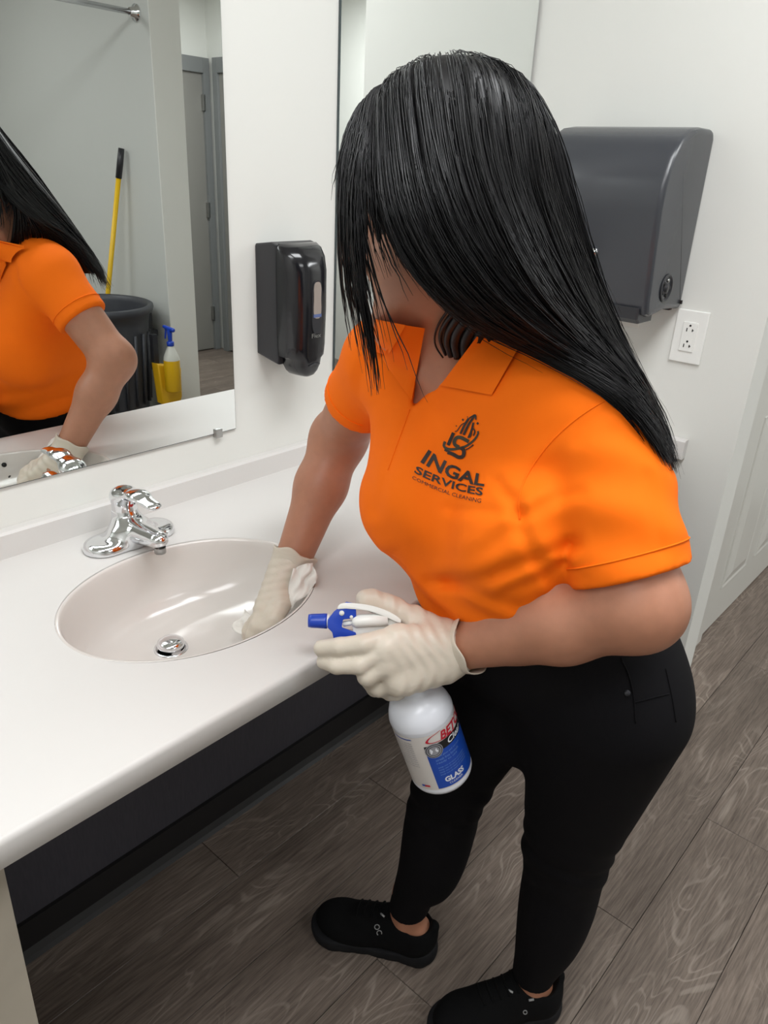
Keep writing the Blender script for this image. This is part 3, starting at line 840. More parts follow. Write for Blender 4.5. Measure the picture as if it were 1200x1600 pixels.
def head(f):
    f.add(ell(HC-HF*0.005+HUP*0.012, (0.098, 0.076, 0.104), [HF, HL, HUP]), 0.0)
    f.add(ell(HC+HF*0.032-HUP*0.050, (0.064, 0.058, 0.074), [HF, HL, HUP]), 0.03)
    f.add(cap(HC+HF*0.060-HUP*0.104, HC+HF*0.056-HUP*0.098, 0.020, 0.022), 0.03)
    f.add(cap(HC+HF*0.092+HUP*0.000, HC+HF*0.112-HUP*0.036, 0.008, 0.0115), 0.014)
    for s in (1, -1):
        f.add(ell(HC+HF*0.102-HUP*0.040+HL*0.011*s, (0.010, 0.008, 0.007), [HF, HL, HUP]), 0.008)
        f.cut(ell(HC+HF*0.100+HL*0.032*s-HUP*0.004, (0.016, 0.018, 0.011), [HF, HL, HUP]), 0.018)
        f.add(ell(HC-HF*0.004+HL*0.077*s-HUP*0.020, (0.018, 0.007, 0.031), [unit(HF+0.3*HUP), HL, unit(HUP-0.3*HF)]), 0.008)
        f.add(ell(HC+HF*0.045+HL*0.038*s-HUP*0.045, (0.032, 0.024, 0.030), [HF, HL, HUP]), 0.02)
    f.add(ell(HC+HF*0.093-HUP*0.066, (0.011, 0.022, 0.0055), [HF, HL, HUP]), 0.008)
    f.add(ell(HC+HF*0.091-HUP*0.076, (0.011, 0.019, 0.006), [HF, HL, HUP]), 0.006)
    f.add(cap(HC+HF*0.020-HUP*0.085, NB+TF*0.015+np.array([0, 0, -0.01]), 0.036, 0.046), 0.03)
    f.add(cap(P(642, 425, 0.85), P(630, 505, 0.925), 0.036, 0.040), 0.03)
    f.add(cap(HC-HF*0.025-HUP*0.05, NB+np.array([0.0, 0, -0.02]), 0.050, 0.056), 0.03)
    f.add(cap(NB+np.array([0.0, 0, 0.02]), NB-TAX*0.05+TF*0.0, 0.052, 0.05), 0.03)

# ---- body (one continuous figure)
fb = Field((0.50, -1.08, 0.02), (1.12, -0.20, 1.66), 0.0058)
torso(fb, -0.010)
D_keep = None
legs(fb, -0.008)
arms(fb)
for A, dirn in ((AL, unit((-0.20, 0.125, 0))), (AR, unit((-0.12, 0.26, 0)))):
    fb.add(cap(A+np.array([0, 0, 0.05]), A-np.array([0, 0, 0.03]), 0.034, 0.034), 0.01)
    fb.add(cap(A-dirn*0.03-np.array([0, 0, 0.055]), A+dirn*0.13-np.array([0, 0, 0.07]), 0.030, 0.024), 0.02)
head(fb)
# hands inside the gloves
HANDL = [(WL, P(640, 1018, 0.985), 0.027, 0.026), (P(640, 1018, 0.985), P(560, 1008, 0.975), 0.016, 0.008), (P(640, 1040, 0.985), P(600, 1060, 0.985), 0.016, 0.009), (P(690, 985, 1.005), P(600, 942, 1.02), 0.012, 0.008)]
HANDR = [(WR, PR(425, 935, 1.255), 0.027, 0.024), (PR(425, 935, 1.255), PR(402, 975, 1.24), 0.014, 0.008), (PR(418, 945, 1.27), PR(395, 975, 1.27), 0.012, 0.008)]
for a, b_, r1, r2 in HANDL+HANDR: fb.add(cap(a, b_, r1, r2), 0.012)
body = adopt(fb.mesh('body', M_SKIN, None, 3))
for s in (1, -1):
    e = lathe('eye', [(0, 0.011), (0.006, 0.0095), (0.0105, 0.0035), (0.011, 0.0), (0.0, -0.011)], mat('eye_dark', rgb(40, 26, 20), 0.15), None, 16, HC+HF*0.078+HL*0.032*s-HUP*0.004, HF)
    adopt(e)

# ---- polo shirt
fs = Field((0.52, -1.02, 0.86), (1.06, -0.28, 1.36), 0.0042)
torso(fs, 0.0)
ua = unit(EL-SL); HEML = SL+ua*0.185
va = unit(ER-SR); HEMR = SR+va*0.105
fs.add(cap(SL-ua*0.0, SL+ua*0.10, 0.062, 0.067), 0.012)
fs.add(cap(SL+ua*0.10, HEML+ua*0.06, 0.067, 0.067), 0.008)
fs.add(cap(SR, HEMR+va*0.06, 0.056, 0.058), 0.035)
# drape of cloth: belly folds under the bust and at the armpit
def folds(p):
    q = p-CH
    a = q@TL; b_ = q@TF; c = q@TAX
    d = np.zeros(a.shape)
    m = np.exp(-((c+0.16)/0.05)**2)*np.clip((b_+0.02)/0.05, 0, 1)
    d += 0.0025*m*np.sin((c*1.0+a*0.55)*2*np.pi/0.052)
    m2 = np.exp(-((a-0.115)/0.035)**2-((c+0.03)/0.07)**2)*np.clip(b_/0.03, 0, 1)
    d += 0.002*m2*np.sin((a*0.6-c)*2*np.pi/0.045)
    m3 = np.exp(-((c-0.0)/0.10)**2)*np.exp(-((a+0.02)/0.10)**2)*np.clip(b_/0.05, 0, 1)
    d += 0.0022*m3*np.sin((a*0.9+c*0.5)*2*np.pi/0.075)
    return d
fs.disp(folds)
def sleeve_folds(p):
    q = p-SL; c = q@ua
    m = np.exp(-(np.linalg.norm(q-c[..., None]*ua, axis=-1)-0.078)**2/0.03**2)*np.clip(c/0.04, 0, 1)*np.clip((0.2-c)/0.05, 0, 1)
    return 0.0025*m*np.sin((c+0.4*(q@TF)-0.3*(q@TL))*2*np.pi/0.07)
fs.disp(sleeve_folds, SL-0.14, SL+np.array([0.16, 0.1, 0.14]))
# creases pressed into the front: photo polylines, width and depth
mk_ = np.abs(fs.D) < 0.022
ii_ = np.argwhere(mk_); pw_ = fs.lo+fs.h*ii_
q_ = pw_-CAM_POS; z_ = q_@CF; cx_ = 600+FPX*(q_@CR)/z_; cy_ = 800-FPX*(q_@CU)/z_
front_ = np.clip(((pw_-CH)@(-CF)+0.03)/0.02, 0, 1)
add_ = np.zeros(len(ii_))
for pl, wd, dp in (
        ([(806, 782), (814, 826), (842, 880), (884, 930)], 11, 0.0055),
        ([(815, 802), (770, 800), (700, 795)], 8, 0.0035), ([(776, 752), (796, 780), (814, 806)], 8, 0.005),
        ([(896, 850), (825, 880), (745, 906), (672, 912)], 11, 0.007), ([(700, 908), (760, 934), (812, 950)], 10, 0.006),
        ([(612, 868), (645, 918), (692, 968)], 10, 0.005), ([(880, 880), (840, 905), (790, 925)], 9, 0.005),
        ([(1012, 745), (1022, 800), (1034, 862)], 9, 0.0022), ([(900, 690), (930, 650), (985, 620)], 9, 0.002),
        ([(640, 645), (606, 735), (590, 800)], 8, 0.0025), ([(556, 690), (575, 740), (580, 800)], 10, 0.003),
        ([(548, 640), (560, 600), (572, 560)], 10, 0.005), ([(830, 800), (870, 780), (905, 770)], 9, 0.003)):
    pl = crspline(np.array(pl, float), 24)
    dd_ = np.full(len(ii_), 1e9)
    for a_, b_ in zip(pl[:-1], pl[1:]):
        e_ = b_-a_; t_ = np.clip(((cx_-a_[0])*e_[0]+(cy_-a_[1])*e_[1])/(e_@e_), 0, 1)
        dd_ = np.minimum(dd_, np.hypot(cx_-a_[0]-t_*e_[0], cy_-a_[1]-t_*e_[1]))
    add_ += 0.7*dp*(np.exp(-(dd_/wd)**2)-0.3*np.exp(-((dd_-2.0*wd)/(1.2*wd))**2))
fs.D[tuple(ii_.T)] += (add_*front_).astype(np.float32)
# cut hem, sleeves and neck
lo_, hi_ = fs.lo, fs.ax_hi()
HEMP = PELV+(NB-PELV)*0.28
fs.cutplane(HEMP, -unit(TAX+0.10*TF), 0.004, None, None)
LA = np.minimum(HEML, EL)-0.11; LB = np.maximum(HEML, EL)+0.11
def cut_sleeve(H, ax, E, S):
    def fn(p):
        q = p-H; c = q@ax; r = np.linalg.norm(q-c[..., None]*ax, axis=-1)
        return np.maximum(-c, r-0.105)
    return fn, np.minimum(H, E)-0.12, np.maximum(H, E)+0.12
fs.cut(cut_sleeve(HEML, unit(ua+0.12*np.array([0.3, -0.3, 0.2])), EL, SL), 0.004)
fs.cut(cut_sleeve(HEMR, va, ER, SR), 0.004)
NECKF = P(692, 548, 0.895); VAP = P(644, 636, 0.925)
fs.cut(cap(HC-HF*0.02-HUP*0.08, NB+np.array([0.0, 0, 0.0]), 0.055, 0.053), 0.006)
VPOLY = np.array([(668, 500), (752, 520), (700, 585), (643, 638)], float)
def vneck(p):
    q = p-CAM_POS; z = q@CF
    x = 600+FPX*(q@CR)/z; y = 800-FPX*(q@CU)/z
    d = np.full(x.shape, -1e9)
    for a, b_ in zip(VPOLY, np.roll(VPOLY, -1, 0)):
        e = b_-a; n = np.array([e[1], -e[0]])/np.linalg.norm(e)
        d = np.maximum(d, (x-a[0])*n[0]+(y-a[1])*n[1])
    return np.maximum(d*z/FPX, z-0.985)
fs.cut((vneck, P(690, 570, 0.93)-0.12, P(690, 570, 0.93)+0.12), 0.003)
shirt = adopt(fs.mesh('polo_shirt', M_SHIRT, None, 2))
def bvh_of(o):
    me = o.data
    return BVHTree.FromPolygons([v.co[:] for v in me.vertices], [p.vertices[:] for p in me.polygons])
SB_T = bvh_of(shirt)

# ---- helpers that lay things on the cloth
BT_T = bvh_of(body)
def depth_of(p): return float((np.asarray(p)-CAM_POS)@CF)
def cast(x, y, trees):
    d = unit(P(x, y, 1.0)-CAM_POS); best = None
    for t in trees:
        hit, nrm, i, dist = t.ray_cast(Vector(CAM_POS), Vector(d))
        if hit is not None and (best is None or dist < best[1]): best = (np.array(hit), dist, np.array(nrm))
    return best
def on_cloth(x, y, lift=0.001, trees=None, fallback=0.93):
    h = cast(x, y, trees or [SB_T])
    if h is None: return P(x, y, fallback)
    n = h[2] if np.dot(h[2], CAM_POS-h[0]) > 0 else -h[2]
    return h[0]+n*lift
def patch(name, quad, m, parent, lift=(0.006, 0.006, 0.006, 0.006), nu=10, nv=10, thick=0.0025, trees=None):
    """cloth piece laid over the figure; quad = photo corners in order around"""
    trees = trees or [SB_T, BT_T]
    q = np.array(quad, float); G = np.zeros((nu, nv)); XY = np.zeros((nu, nv, 2))
    for i in range(nu):
        for j in range(nv):
            u, v = i/(nu-1), j/(nv-1)
            w4 = ((1-u)*(1-v), u*(1-v), u*v, (1-u)*v)
            xy = sum(a*b for a, b in zip(w4, q)); XY[i, j] = xy
            h = cast(xy[0], xy[1], trees)
            G[i, j] = (depth_of(h[0]) if h else 0.95)-sum(a*b for a, b in zip(w4, lift))
    for _ in range(6):
        g = G.copy(); g[1:-1, 1:-1] = (G[:-2, 1:-1]+G[2:, 1:-1]+G[1:-1, :-2]+G[1:-1, 2:])/4
        G = np.minimum(G, 0.5*g+0.5*G) if _ < 3 else 0.5*g+0.5*G
    V, Fc = [], []
    for lay in (0, thick):
        for i in range(nu):
            for j in range(nv): V.append(P(XY[i, j, 0], XY[i, j, 1], G[i, j]+lay))
    id_ = lambda l, i, j: l*nu*nv+i*nv+j
    for i in range(nu-1):
        for j in range(nv-1):
            Fc.append((id_(0, i, j), id_(0, i+1, j), id_(0, i+1, j+1), id_(0, i, j+1)))
            Fc.append((id_(1, i, j+1), id_(1, i+1, j+1), id_(1, i+1, j), id_(1, i, j)))
    rim = [(i, 0) for i in range(nu)]+[(nu-1, j) for j in range(1, nv)]+[(i, nv-1) for i in range(nu-2, -1, -1)]+[(0, j) for j in range(nv-2, 0, -1)]
    for a, b_ in zip(rim, rim[1:]+rim[:1]): Fc.append((id_(0, *b_), id_(0, *a), id_(1, *a), id_(1, *b_)))
    o = from_arrays(name, V, Fc, m, None, True); shade_auto(o, 45)
    return adopt(o, parent)
# collar: band round the neck, and the turned-down flaps
patch('collar', [(745, 526), (688, 602), (768, 617), (812, 540)], M_SHIRT, shirt, (0.016, 0.008, 0.004, 0.008))
patch('collar', [(572, 496), (634, 508), (606, 556), (572, 545)], M_SHIRT, shirt, (0.020, 0.024, 0.018, 0.012))
patch('placket', [(632, 508), (664, 513), (643, 626), (596, 560)], M_SHIRT, shirt, (0.018, 0.012, 0.004, 0.010))
def seam(pxs, rad=0.0011, n=40):
    q = crspline(pxs, n)
    pts = np.array([on_cloth(x, y, 0.0002) for x, y in q])
    return adopt(tube('seam', pts, rad, M_SHIRT, None, 6), shirt)
seam([(812, 812), (812, 775), (826, 738), (858, 694), (900, 655), (945, 626), (985, 612)])
seam([(640, 640), (622, 690), (606, 735)])
def ring_seam(c, ax, par, rmin, rmax, rad=0.0011, off=0.0006, n=56):
    s = unit(np.cross(ax, (0.2, 0.9, 0.3))); t_ = np.cross(ax, s); pts = []
    for k in range(n+1):
        a = 2*math.pi*k/n; d = math.cos(a)*s+math.sin(a)*t_
        h = SB_T.ray_cast(Vector(c+d*0.16), Vector(-d))
        ok = h[0] is not None and np.linalg.norm(np.array(h[0])-c) < rmax
        pts.append(np.array(h[0])+d*off if ok else c+d*rmin)
    return adopt(tube('seam', np.array(pts), rad, M_SHIRT, None, 6), par)
ring_seam(HEML-ua*0.026, unit(ua+0.12*np.array([0.3, -0.3, 0.2])), shirt, 0.066, 0.080)
ring_seam(HEMR-va*0.024, va, shirt, 0.055, 0.066)

# ---- chest print
def bil(q, u, v): return ((1-u)*(1-v))[:, None]*q[0]+(u*(1-v))[:, None]*q[1]+(u*v)[:, None]*q[2]+((1-u)*v)[:, None]*q[3]
def lay(name, xy, Fc, m, lift=0.0012):
    V = [on_cloth(x, y, lift) for x, y in xy]
    return adopt(from_arrays(name, V, Fc, m, None, False), shirt)
for s_, quad, sag, bold in (('INGAL', [(656.7, 722.7), (757.3, 760.7), (759, 742), (670, 702.7)], 6.5, 0.028),
                            ('SERVICES', [(647, 738.7), (754.7, 775.3), (756, 762.7), (651.3, 728)], 5.0, 0.022),
                            ('COMMERCIAL CLEANING', [(644, 748), (752, 786), (753.3, 780), (645.3, 743.3)], 5.0, 0.0)):
    uv, fc, asp = text_tris(s_, bold, 1)
    q = np.array(quad, float)
    xy = bil(q, uv[:, 0], uv[:, 1]); xy[:, 1] += sag*4*uv[:, 0]*(1-uv[:, 0]); xy[:, 0] -= 0.25*sag*4*uv[:, 0]*(1-uv[:, 0])*0
    lay('lettering', xy, fc, M_PRINT)
def cp(pts): return np.array([(620+x/7.5, 620+y/7.5) for x, y in pts])
def ribbon2d(pts, w0, n=24, w1=None):
    c = crspline(pts, n) if len(pts) > 2 else np.linspace(pts[0], pts[1], 6)
    t = np.gradient(c, axis=0); t /= np.linalg.norm(t, axis=1)[:, None]; nn = np.stack([-t[:, 1], t[:, 0]], 1)
    ww = np.linspace(w0, w1 if w1 is not None else w0, len(c))[:, None]/2
    V = np.vstack([c+nn*ww, c-nn*ww]); k = len(c)
    return V, [(i, i+1, k+i+1, k+i) for i in range(k-1)]
EV, EF, GV, GF = [], [], [], []
def put(VF, green=False):
    V, Fc = VF; T, G_ = (GV, GF) if green else (EV, EF)
    b0 = len(T); T.extend(V.tolist()); G_.extend([[i+b0 for i in f] for f in Fc])
put(ribbon2d([(605, 568), (672, 420)], 38))
put(ribbon2d([(752, 432), (800, 330), (850, 250)], 26)); put(ribbon2d([(790, 445), (850, 320), (925, 215)], 30, w1=22))
put(ribbon2d([(845, 480), (880, 400), (905, 300)], 24)); put(ribbon2d([(855, 250), (925, 212), (932, 268)], 18))
put(ribbon2d([(885, 350), (920, 400), (905, 455)], 16)); put(ribbon2d([(862, 478), (885, 420)], 14))
put(ribbon2d([(688, 402), (712, 398), (765, 325), (822, 300)], 11))
put(ribbon2d([(850, 525), (760, 478), (705, 480), (678, 525), (690, 565), (735, 590)], 42), True)
put(ribbon2d([(598, 650), (660, 672), (735, 708), (785, 690), (790, 625), (755, 595)], 44))
put(ribbon2d([(570, 525), (555, 575), (590, 610), (690, 612), (820, 575), (915, 500), (958, 430), (955, 400)], 34, w1=22), True)
put(ribbon2d([(562, 620), (600, 640)], 26)); put(ribbon2d([(815, 620), (860, 595), (905, 560)], 14))
for cx_, cy_, r_ in ((782, 268, 15), (955, 310, 17), (705, 340, 9), (835, 235, 8)):
    put((np.array([(cx_-r_, cy_), (cx_, cy_+r_), (cx_+r_, cy_), (cx_, cy_-r_)]), [(0, 1, 2, 3)]))
lay('emblem', cp(EV), EF, M_PRINT); lay('emblem', cp(GV), GF, M_PRINTGREEN, 0.0010)

M_RIVET = mat('dark_rivet', rgb(60, 60, 64), 0.45, metal=0.8)
# ---- trousers
ft = Field((0.60, -1.06, 0.06), (1.12, -0.44, 1.0), 0.0046)
legs(ft, 0.0)
torso(ft, -0.0055)
ft.disp(lambda p: 0.002*np.sin((p[..., 2]+0.5*p[..., 0])*2*np.pi/0.05)*np.exp(-((p[..., 2]-0.47)/0.06)**2))
ft.cutplane(PELV+TAX*0.200, TAX, 0.004)
for A in (AL, AR):
    ft.cutplane(A+np.array([0, 0, 0.004]), (0.05, -0.02, -1), 0.004, A-np.array([0.12, 0.12, 0.2]), A+np.array([0.12, 0.12, 0.06]))
trousers = adopt(ft.mesh('trousers', M_PANTS, None, 2))
TT_T = bvh_of(trousers)
def pseam(pxs):
    q = crspline(pxs, 24); pts = np.array([on_cloth(x, y, 0.0006, [TT_T], 1.1) for x, y in q])
    return adopt(tube('seam', pts, 0.0011, M_PANTS, None, 6), trousers)
pseam([(970, 1028), (982, 1055), (990, 1090), (993, 1130)]); pseam([(990, 1098), (1020, 1090), (1045, 1084)]); pseam([(1040, 1045), (1050, 1090), (1056, 1128)])
for x_, y_ in ((980, 1083),):
    c_ = on_cloth(x_, y_, 0.0, [TT_T], 1.05); nn = unit(CAM_POS-c_)
    adopt(lathe('rivet', [(0.0042, -0.001), (0.0042, 0.0015), (0.0025, 0.0025), (0, 0.0028)], M_RIVET, None, 12, c_, nn), trousers)


def shoe(A, dirn, side):
    d = unit(dirn); lft = np.array([-d[1], d[0], 0]); base = np.array([A[0], A[1], 0])
    heel = base-d*0.062; toe = base+d*0.200
    C = lambda s, l, z: heel+d*s+lft*l+np.array([0, 0, z])
    lo = np.minimum(heel, toe)-0.09; hi = np.maximum(heel, toe)+0.09; lo[2] = -0.02; hi[2] = 0.18
    u = Field(lo, hi, 0.0036)
    u.add(cap(C(0.040, 0, 0.055), C(0.050, 0, 0.075), 0.040, 0.040), 0.0)
    u.add(cap(C(0.045, 0, 0.050), C(0.140, 0.004, 0.046), 0.039, 0.038), 0.02)
    u.add(ell(C(0.185, 0.006, 0.040), (0.068, 0.047, 0.036), [d, lft, (0, 0, 1)]), 0.025)
    u.add(cap(C(0.085, 0, 0.080), C(0.150, 0.003, 0.060), 0.030, 0.026), 0.02)
    u.add(cap(C(0.006, 0, 0.090), C(0.016, 0, 0.06), 0.012, 0.016), 0.015)
    u.cut(cap(C(0.045, 0, 0.100), C(0.056, 0, 0.16), 0.034, 0.040), 0.006)
    u.cutplane(C(0, 0, 0.026), (0, 0, -1), 0.002)
    so = adopt(u.mesh('shoe', M_SHOE, None, 2)); 
    s = Field(lo, hi, 0.0036)
    s.add(cap(C(0.035, 0, 0.022), C(0.10, 0.001, 0.020), 0.042, 0.036, 1.0), 0.0)
    s.add(cap(C(0.10, 0.001, 0.020), C(0.205, 0.007, 0.020), 0.036, 0.050), 0.02)
    s.add(ell(C(0.215, 0.006, 0.020), (0.047, 0.046, 0.05), [d, lft, (0, 0, 1)]), 0.01)
    def band(p):
        z = p[..., 2]; a = (p-heel)@d
        top = 0.030+0.010*np.exp(-((a-0.0)/0.05)**2)-0.004*np.exp(-((a-0.11)/0.04)**2)
        bot = 0.0005+0.010*np.clip((a-0.21)/0.05, 0, 1)**2+0.010*np.clip((0.02-a)/0.05, 0, 1)
        lug = 0.003*(np.sin(a*2*np.pi/0.03) > 0.75)*(z < 0.014)
        return np.maximum(z-top, bot-z)+lug
    dd = band(s.pts((slice(None),)*3)).astype(np.float32); s.D = np.maximum(s.D, dd)
    adopt(s.mesh('sole', M_SOLE, None, 1), so)
    # laces and marks
    for k in range(5):
        a = 0.098+0.016*k
        pts = [C(a, -0.022, 0.0), C(a+0.003, 0, 0.0), C(a, 0.022, 0.0)]
        T_ = bvh_of(so); pp = []
        for q in crspline(pts, 9):
            h = T_.ray_cast(Vector((q[0], q[1], 0.2)), Vector((0, 0, -1)))
            pp.append(np.array(h[0])+np.array([0, 0, 0.001]) if h[0] is not None else q+np.array([0, 0, 0.08]))
        adopt(tube('lace', np.array(pp), 0.0024, M_SHOE, None, 6), so)
    return so
dL, dR = (-0.82, 0.57, 0), (-0.43, 0.90, 0)
shL = shoe(AL, dL, 1); shR = shoe(AR, dR, -1)
def shoe_mark(so, cx_, cy_, sc, ang, bits):
    T_ = [bvh_of(so)]
    for kind in bits:
        pts = []
        for k in range(15):
            a = (2*math.pi*k/14) if kind == 'o' else (0.9+4.6*k/14)
            x_ = 0.42*math.cos(a)+(-0.55 if kind == 'o' else 0.55); y_ = 0.42*math.sin(a)
            c_, s_ = math.cos(ang), math.sin(ang)
            pts.append(on_cloth(cx_+sc*(x_*c_-y_*s_), cy_+sc*(x_*s_+y_*c_), 0.0004, T_, 1.45))
        adopt(tube('logo_mark', np.array(pts), 0.0009, M_REFLECT, None, 6), so)
shoe_mark(shR, 591, 1453, 9, 1.2, ('o', 'c'))
shoe_mark(shL, 824, 1583, 7, 0.4, ('o',))
for so, x_, y_, ang in ((shR, 598, 1430, 0.7), (shL, 798, 1549, 0.5), (shL, 830, 1562, -0.2)):
    T_ = [bvh_of(so)]
    pts = [on_cloth(x_+k*math.cos(ang)*4, y_+k*math.sin(ang)*4, 0.0006, T_, 1.45) for k in (-1, 0, 1)]
    adopt(tube('reflective_tab', np.array(pts), 0.0022, M_REFLECT, None, 6), so)

# ---- gloves
def fingers(f, chains, k=0.0035):
    for ch, r0, r1 in chains:
        n = len(ch)-1
        for i in range(n):
            f.add(cap(ch[i], ch[i+1], r0+(r1-r0)*i/n, r0+(r1-r0)*(i+1)/n), k)
def cuff(W, E, r, par, ln=0.0):
    ax = unit(E-W); c = W+ax*ln
    prof = [(r*1.00, -0.006), (r*1.03, 0.004), (r*1.06, 0.014), (r*1.13, 0.024), (r*1.16, 0.0265), (r*1.15, 0.029), (r*1.10, 0.027), (r*1.02, 0.014), (r*0.97, -0.004)]
    V, Fc = lathe_arrays(prof, 40, c, ax)
    V = [np.asarray(v)+ax*0.0025*math.sin(5*k_*2*math.pi/40)+ax*0.002*math.sin(3*k_*2*math.pi/40+1) if True else v for k_, v in enumerate(V)]
    return adopt(from_arrays('cuff', V, Fc, M_GLOVE, None, True), par)
gl = Field(np.minimum(WL, P(480, 1010, 0.95))-0.09, np.maximum(WL, P(480, 1010, 0.95))+0.09, 0.0028)
KI, KM, KN, KP = P(620, 994, 0.968), P(602, 1014, 0.958), P(602, 1040, 0.962), P(618, 1063, 0.972)
for K_, r_ in ((KI, 0.0165), (KM, 0.0165), (KN, 0.016), (KP, 0.0155)):
    gl.add(cap(WL+(K_-WL)*0.05, K_, 0.027, r_), 0.014)
fingers(gl, [([KI, P(568, 1007, 0.954), P(531, 1011, 0.960), P(503, 1013, 0.974)], 0.0140, 0.0112),
             ([KM, P(562, 1039, 0.954), P(526, 1040, 0.962), P(506, 1034, 0.978)], 0.0130, 0.0098),
             ([KN, P(574, 1056, 0.962), P(586, 1074, 0.995), P(618, 1074, 1.022)], 0.0140, 0.0108),
             ([KP, P(592, 1074, 0.980), P(612, 1082, 1.006), P(642, 1080, 1.025)], 0.0130, 0.0100)])
gl.add(cap(P(694, 1040, 0.990), P(628, 1066, 0.974), 0.024, 0.018), 0.014)
gl.add(cap(P(690, 992, 1.0), P(648, 968, 1.012), 0.022, 0.017), 0.014)
fingers(gl, [([P(648, 968, 1.012), P(610, 948, 1.020), P(582, 938, 1.020), P(570, 936, 1.016)], 0.0155, 0.0125)], 0.010)
def wrinkles(c, ax, amp, per):
    def fn(p):
        q = p-c; a = q@ax
        lat = q@unit(np.cross(ax, CF)); v = q@CF
        return amp*np.sin((a+0.35*lat)*2*np.pi/per+3.0*np.sin(lat*70))*np.clip(1-np.abs(a)/0.07, 0, 1)
    return fn
gl.disp(wrinkles(P(665, 1020, 0.97), unit(KM-WL), 0.0011, 0.017))
gloveL = adopt(gl.mesh('glove', M_GLOVE, None, 1)); gloveL['label'] = 'cream latex glove on the hand holding the spray bottle'
cuff(WL, EL, 0.0335, gloveL, -0.006)
gr = Field(np.minimum(WR, PR(395, 985, 1.24))-0.08, np.maximum(WR, PR(395, 985, 1.24))+0.08, 0.0028)
KR2 = [PR(412, 952, 1.232), PR(418, 948, 1.248), PR(420, 945, 1.265), PR(422, 940, 1.280)]
for K_ in KR2: gr.add(cap(WR, K_, 0.028, 0.0165), 0.014)
fingers(gr, [([KR2[0], PR(402, 978, 1.218), PR(396, 992, 1.222), PR(394, 1000, 1.232)], 0.0130, 0.0105),
             ([KR2[1], PR(400, 972, 1.238), PR(390, 985, 1.246), PR(388, 994, 1.256)], 0.0135, 0.0108),
             ([KR2[2], PR(404, 968, 1.262), PR(392, 980, 1.268), PR(388, 988, 1.276)], 0.0130, 0.0105),
             ([KR2[3], PR(410, 962, 1.283), PR(398, 974, 1.288), PR(394, 982, 1.292)], 0.0120, 0.0098)])
fingers(gr, [([PR(440, 915, 1.255), PR(438, 945, 1.228), PR(428, 966, 1.215), PR(418, 980, 1.212)], 0.0165, 0.0120)], 0.010)
gr.disp(wrinkles(PR(430, 925, 1.25), unit(KR2[1]-WR), 0.0010, 0.016))
gloveR = adopt(gr.mesh('glove', M_GLOVE, None, 1)); gloveR['label'] = 'cream latex glove on the hand down in the basin'
cuff(WR, ER, 0.0330, gloveR, -0.010)

# ---- hair: guides laid from the parting down and back, then strands between them
def g(pts): return crspline(np.array([P(x, y, d) for x, y, d in pts]), 26)
HD0 = 0.815
GL = [
 g([(590, 142, HD0), (560, 168, .79), (535, 222, .775), (528, 310, .775), (534, 430, .79), (552, 545, .82), (570, 632, .85)]),
 g([(614, 124, HD0), (585, 168, .775), (565, 245, .75), (558, 340, .75), (566, 440, .765), (584, 535, .80), (590, 605, .84)]),
 g([(636, 111, HD0), (606, 180, .765), (592, 270, .735), (606, 365, .735), (650, 440, .755), (730, 508, .80), (850, 556, .84), (985, 632, .89), (1042, 718, .92)]),
 g([(652, 104, HD0), (630, 185, .755), (625, 285, .725), (654, 380, .725), (702, 452, .75), (785, 518, .80), (895, 566, .84), (1002, 642, .89), (1044, 722, .92)]),
 g([(678, 93, HD0), (670, 185, .745), (684, 295, .715), (726, 395, .725), (792, 478, .76), (902, 556, .82), (1002, 638, .89), (1046, 726, .92)]),
 g([(706, 86, HD0), (730, 175, .745), (760, 288, .722), (808, 398, .735), (868, 487, .78), (950, 567, .845), (1022, 655, .91), (1049, 730, .94)]),
 g([(730, 82, HD0), (786, 145, .77), (830, 258, .755), (872, 380, .775), (918, 485, .815), (976, 575, .87), (1028, 660, .92), (1051, 734, .95)]),
 g([(746, 80, HD0), (815, 122, HD0+.005), (866, 210, HD0+.01), (903, 335, .84), (939, 458, .87), (984, 565, .90), (1032, 655, .94), (1053, 738, .965)]),
]
# keep the sheet outside the shirt
for G_ in GL[2:]:
    for i in range(8, len(G_)):
        v = G_[i]-CAM_POS; z = v@CF; x = 600+FPX*(v@CR)/z; y = 800-FPX*(v@CU)/z
        h = cast(x, y, [SB_T])
        if h is not None and z > depth_of(h[0])-0.014: G_[i] = P(x, y, depth_of(h[0])-0.014)
    for _ in range(2): G_[9:-1] = 0.25*G_[8:-2]+0.5*G_[9:-1]+0.25*G_[10:]
def gw(pts): return crspline(np.array(pts), 26)
GBACK = [gw([P(742, 84, 0.83), (0.785, -0.665, 1.555), (0.865, -0.655, 1.44), (0.925, -0.645, 1.34), (0.972, -0.63, 1.25), (0.998, -0.62, 1.17)]),
         gw([P(700, 90, 0.84), (0.750, -0.575, 1.54), (0.800, -0.54, 1.43), (0.865, -0.525, 1.34), (0.925, -0.535, 1.26), (0.968, -0.545, 1.18)]),
         gw([P(655, 106, 0.835), (0.700, -0.575, 1.53), (0.720, -0.525, 1.42), (0.780, -0.505, 1.345), (0.870, -0.505, 1.29), (0.945, -0.525, 1.20)])]
GFAR = []
for G_ in GL[:2][::-1]:
    q = G_-HC; GFAR.append(G_-2*(q@HL)[:, None]*HL)
ALLG = np.array(GL+GBACK+GFAR)
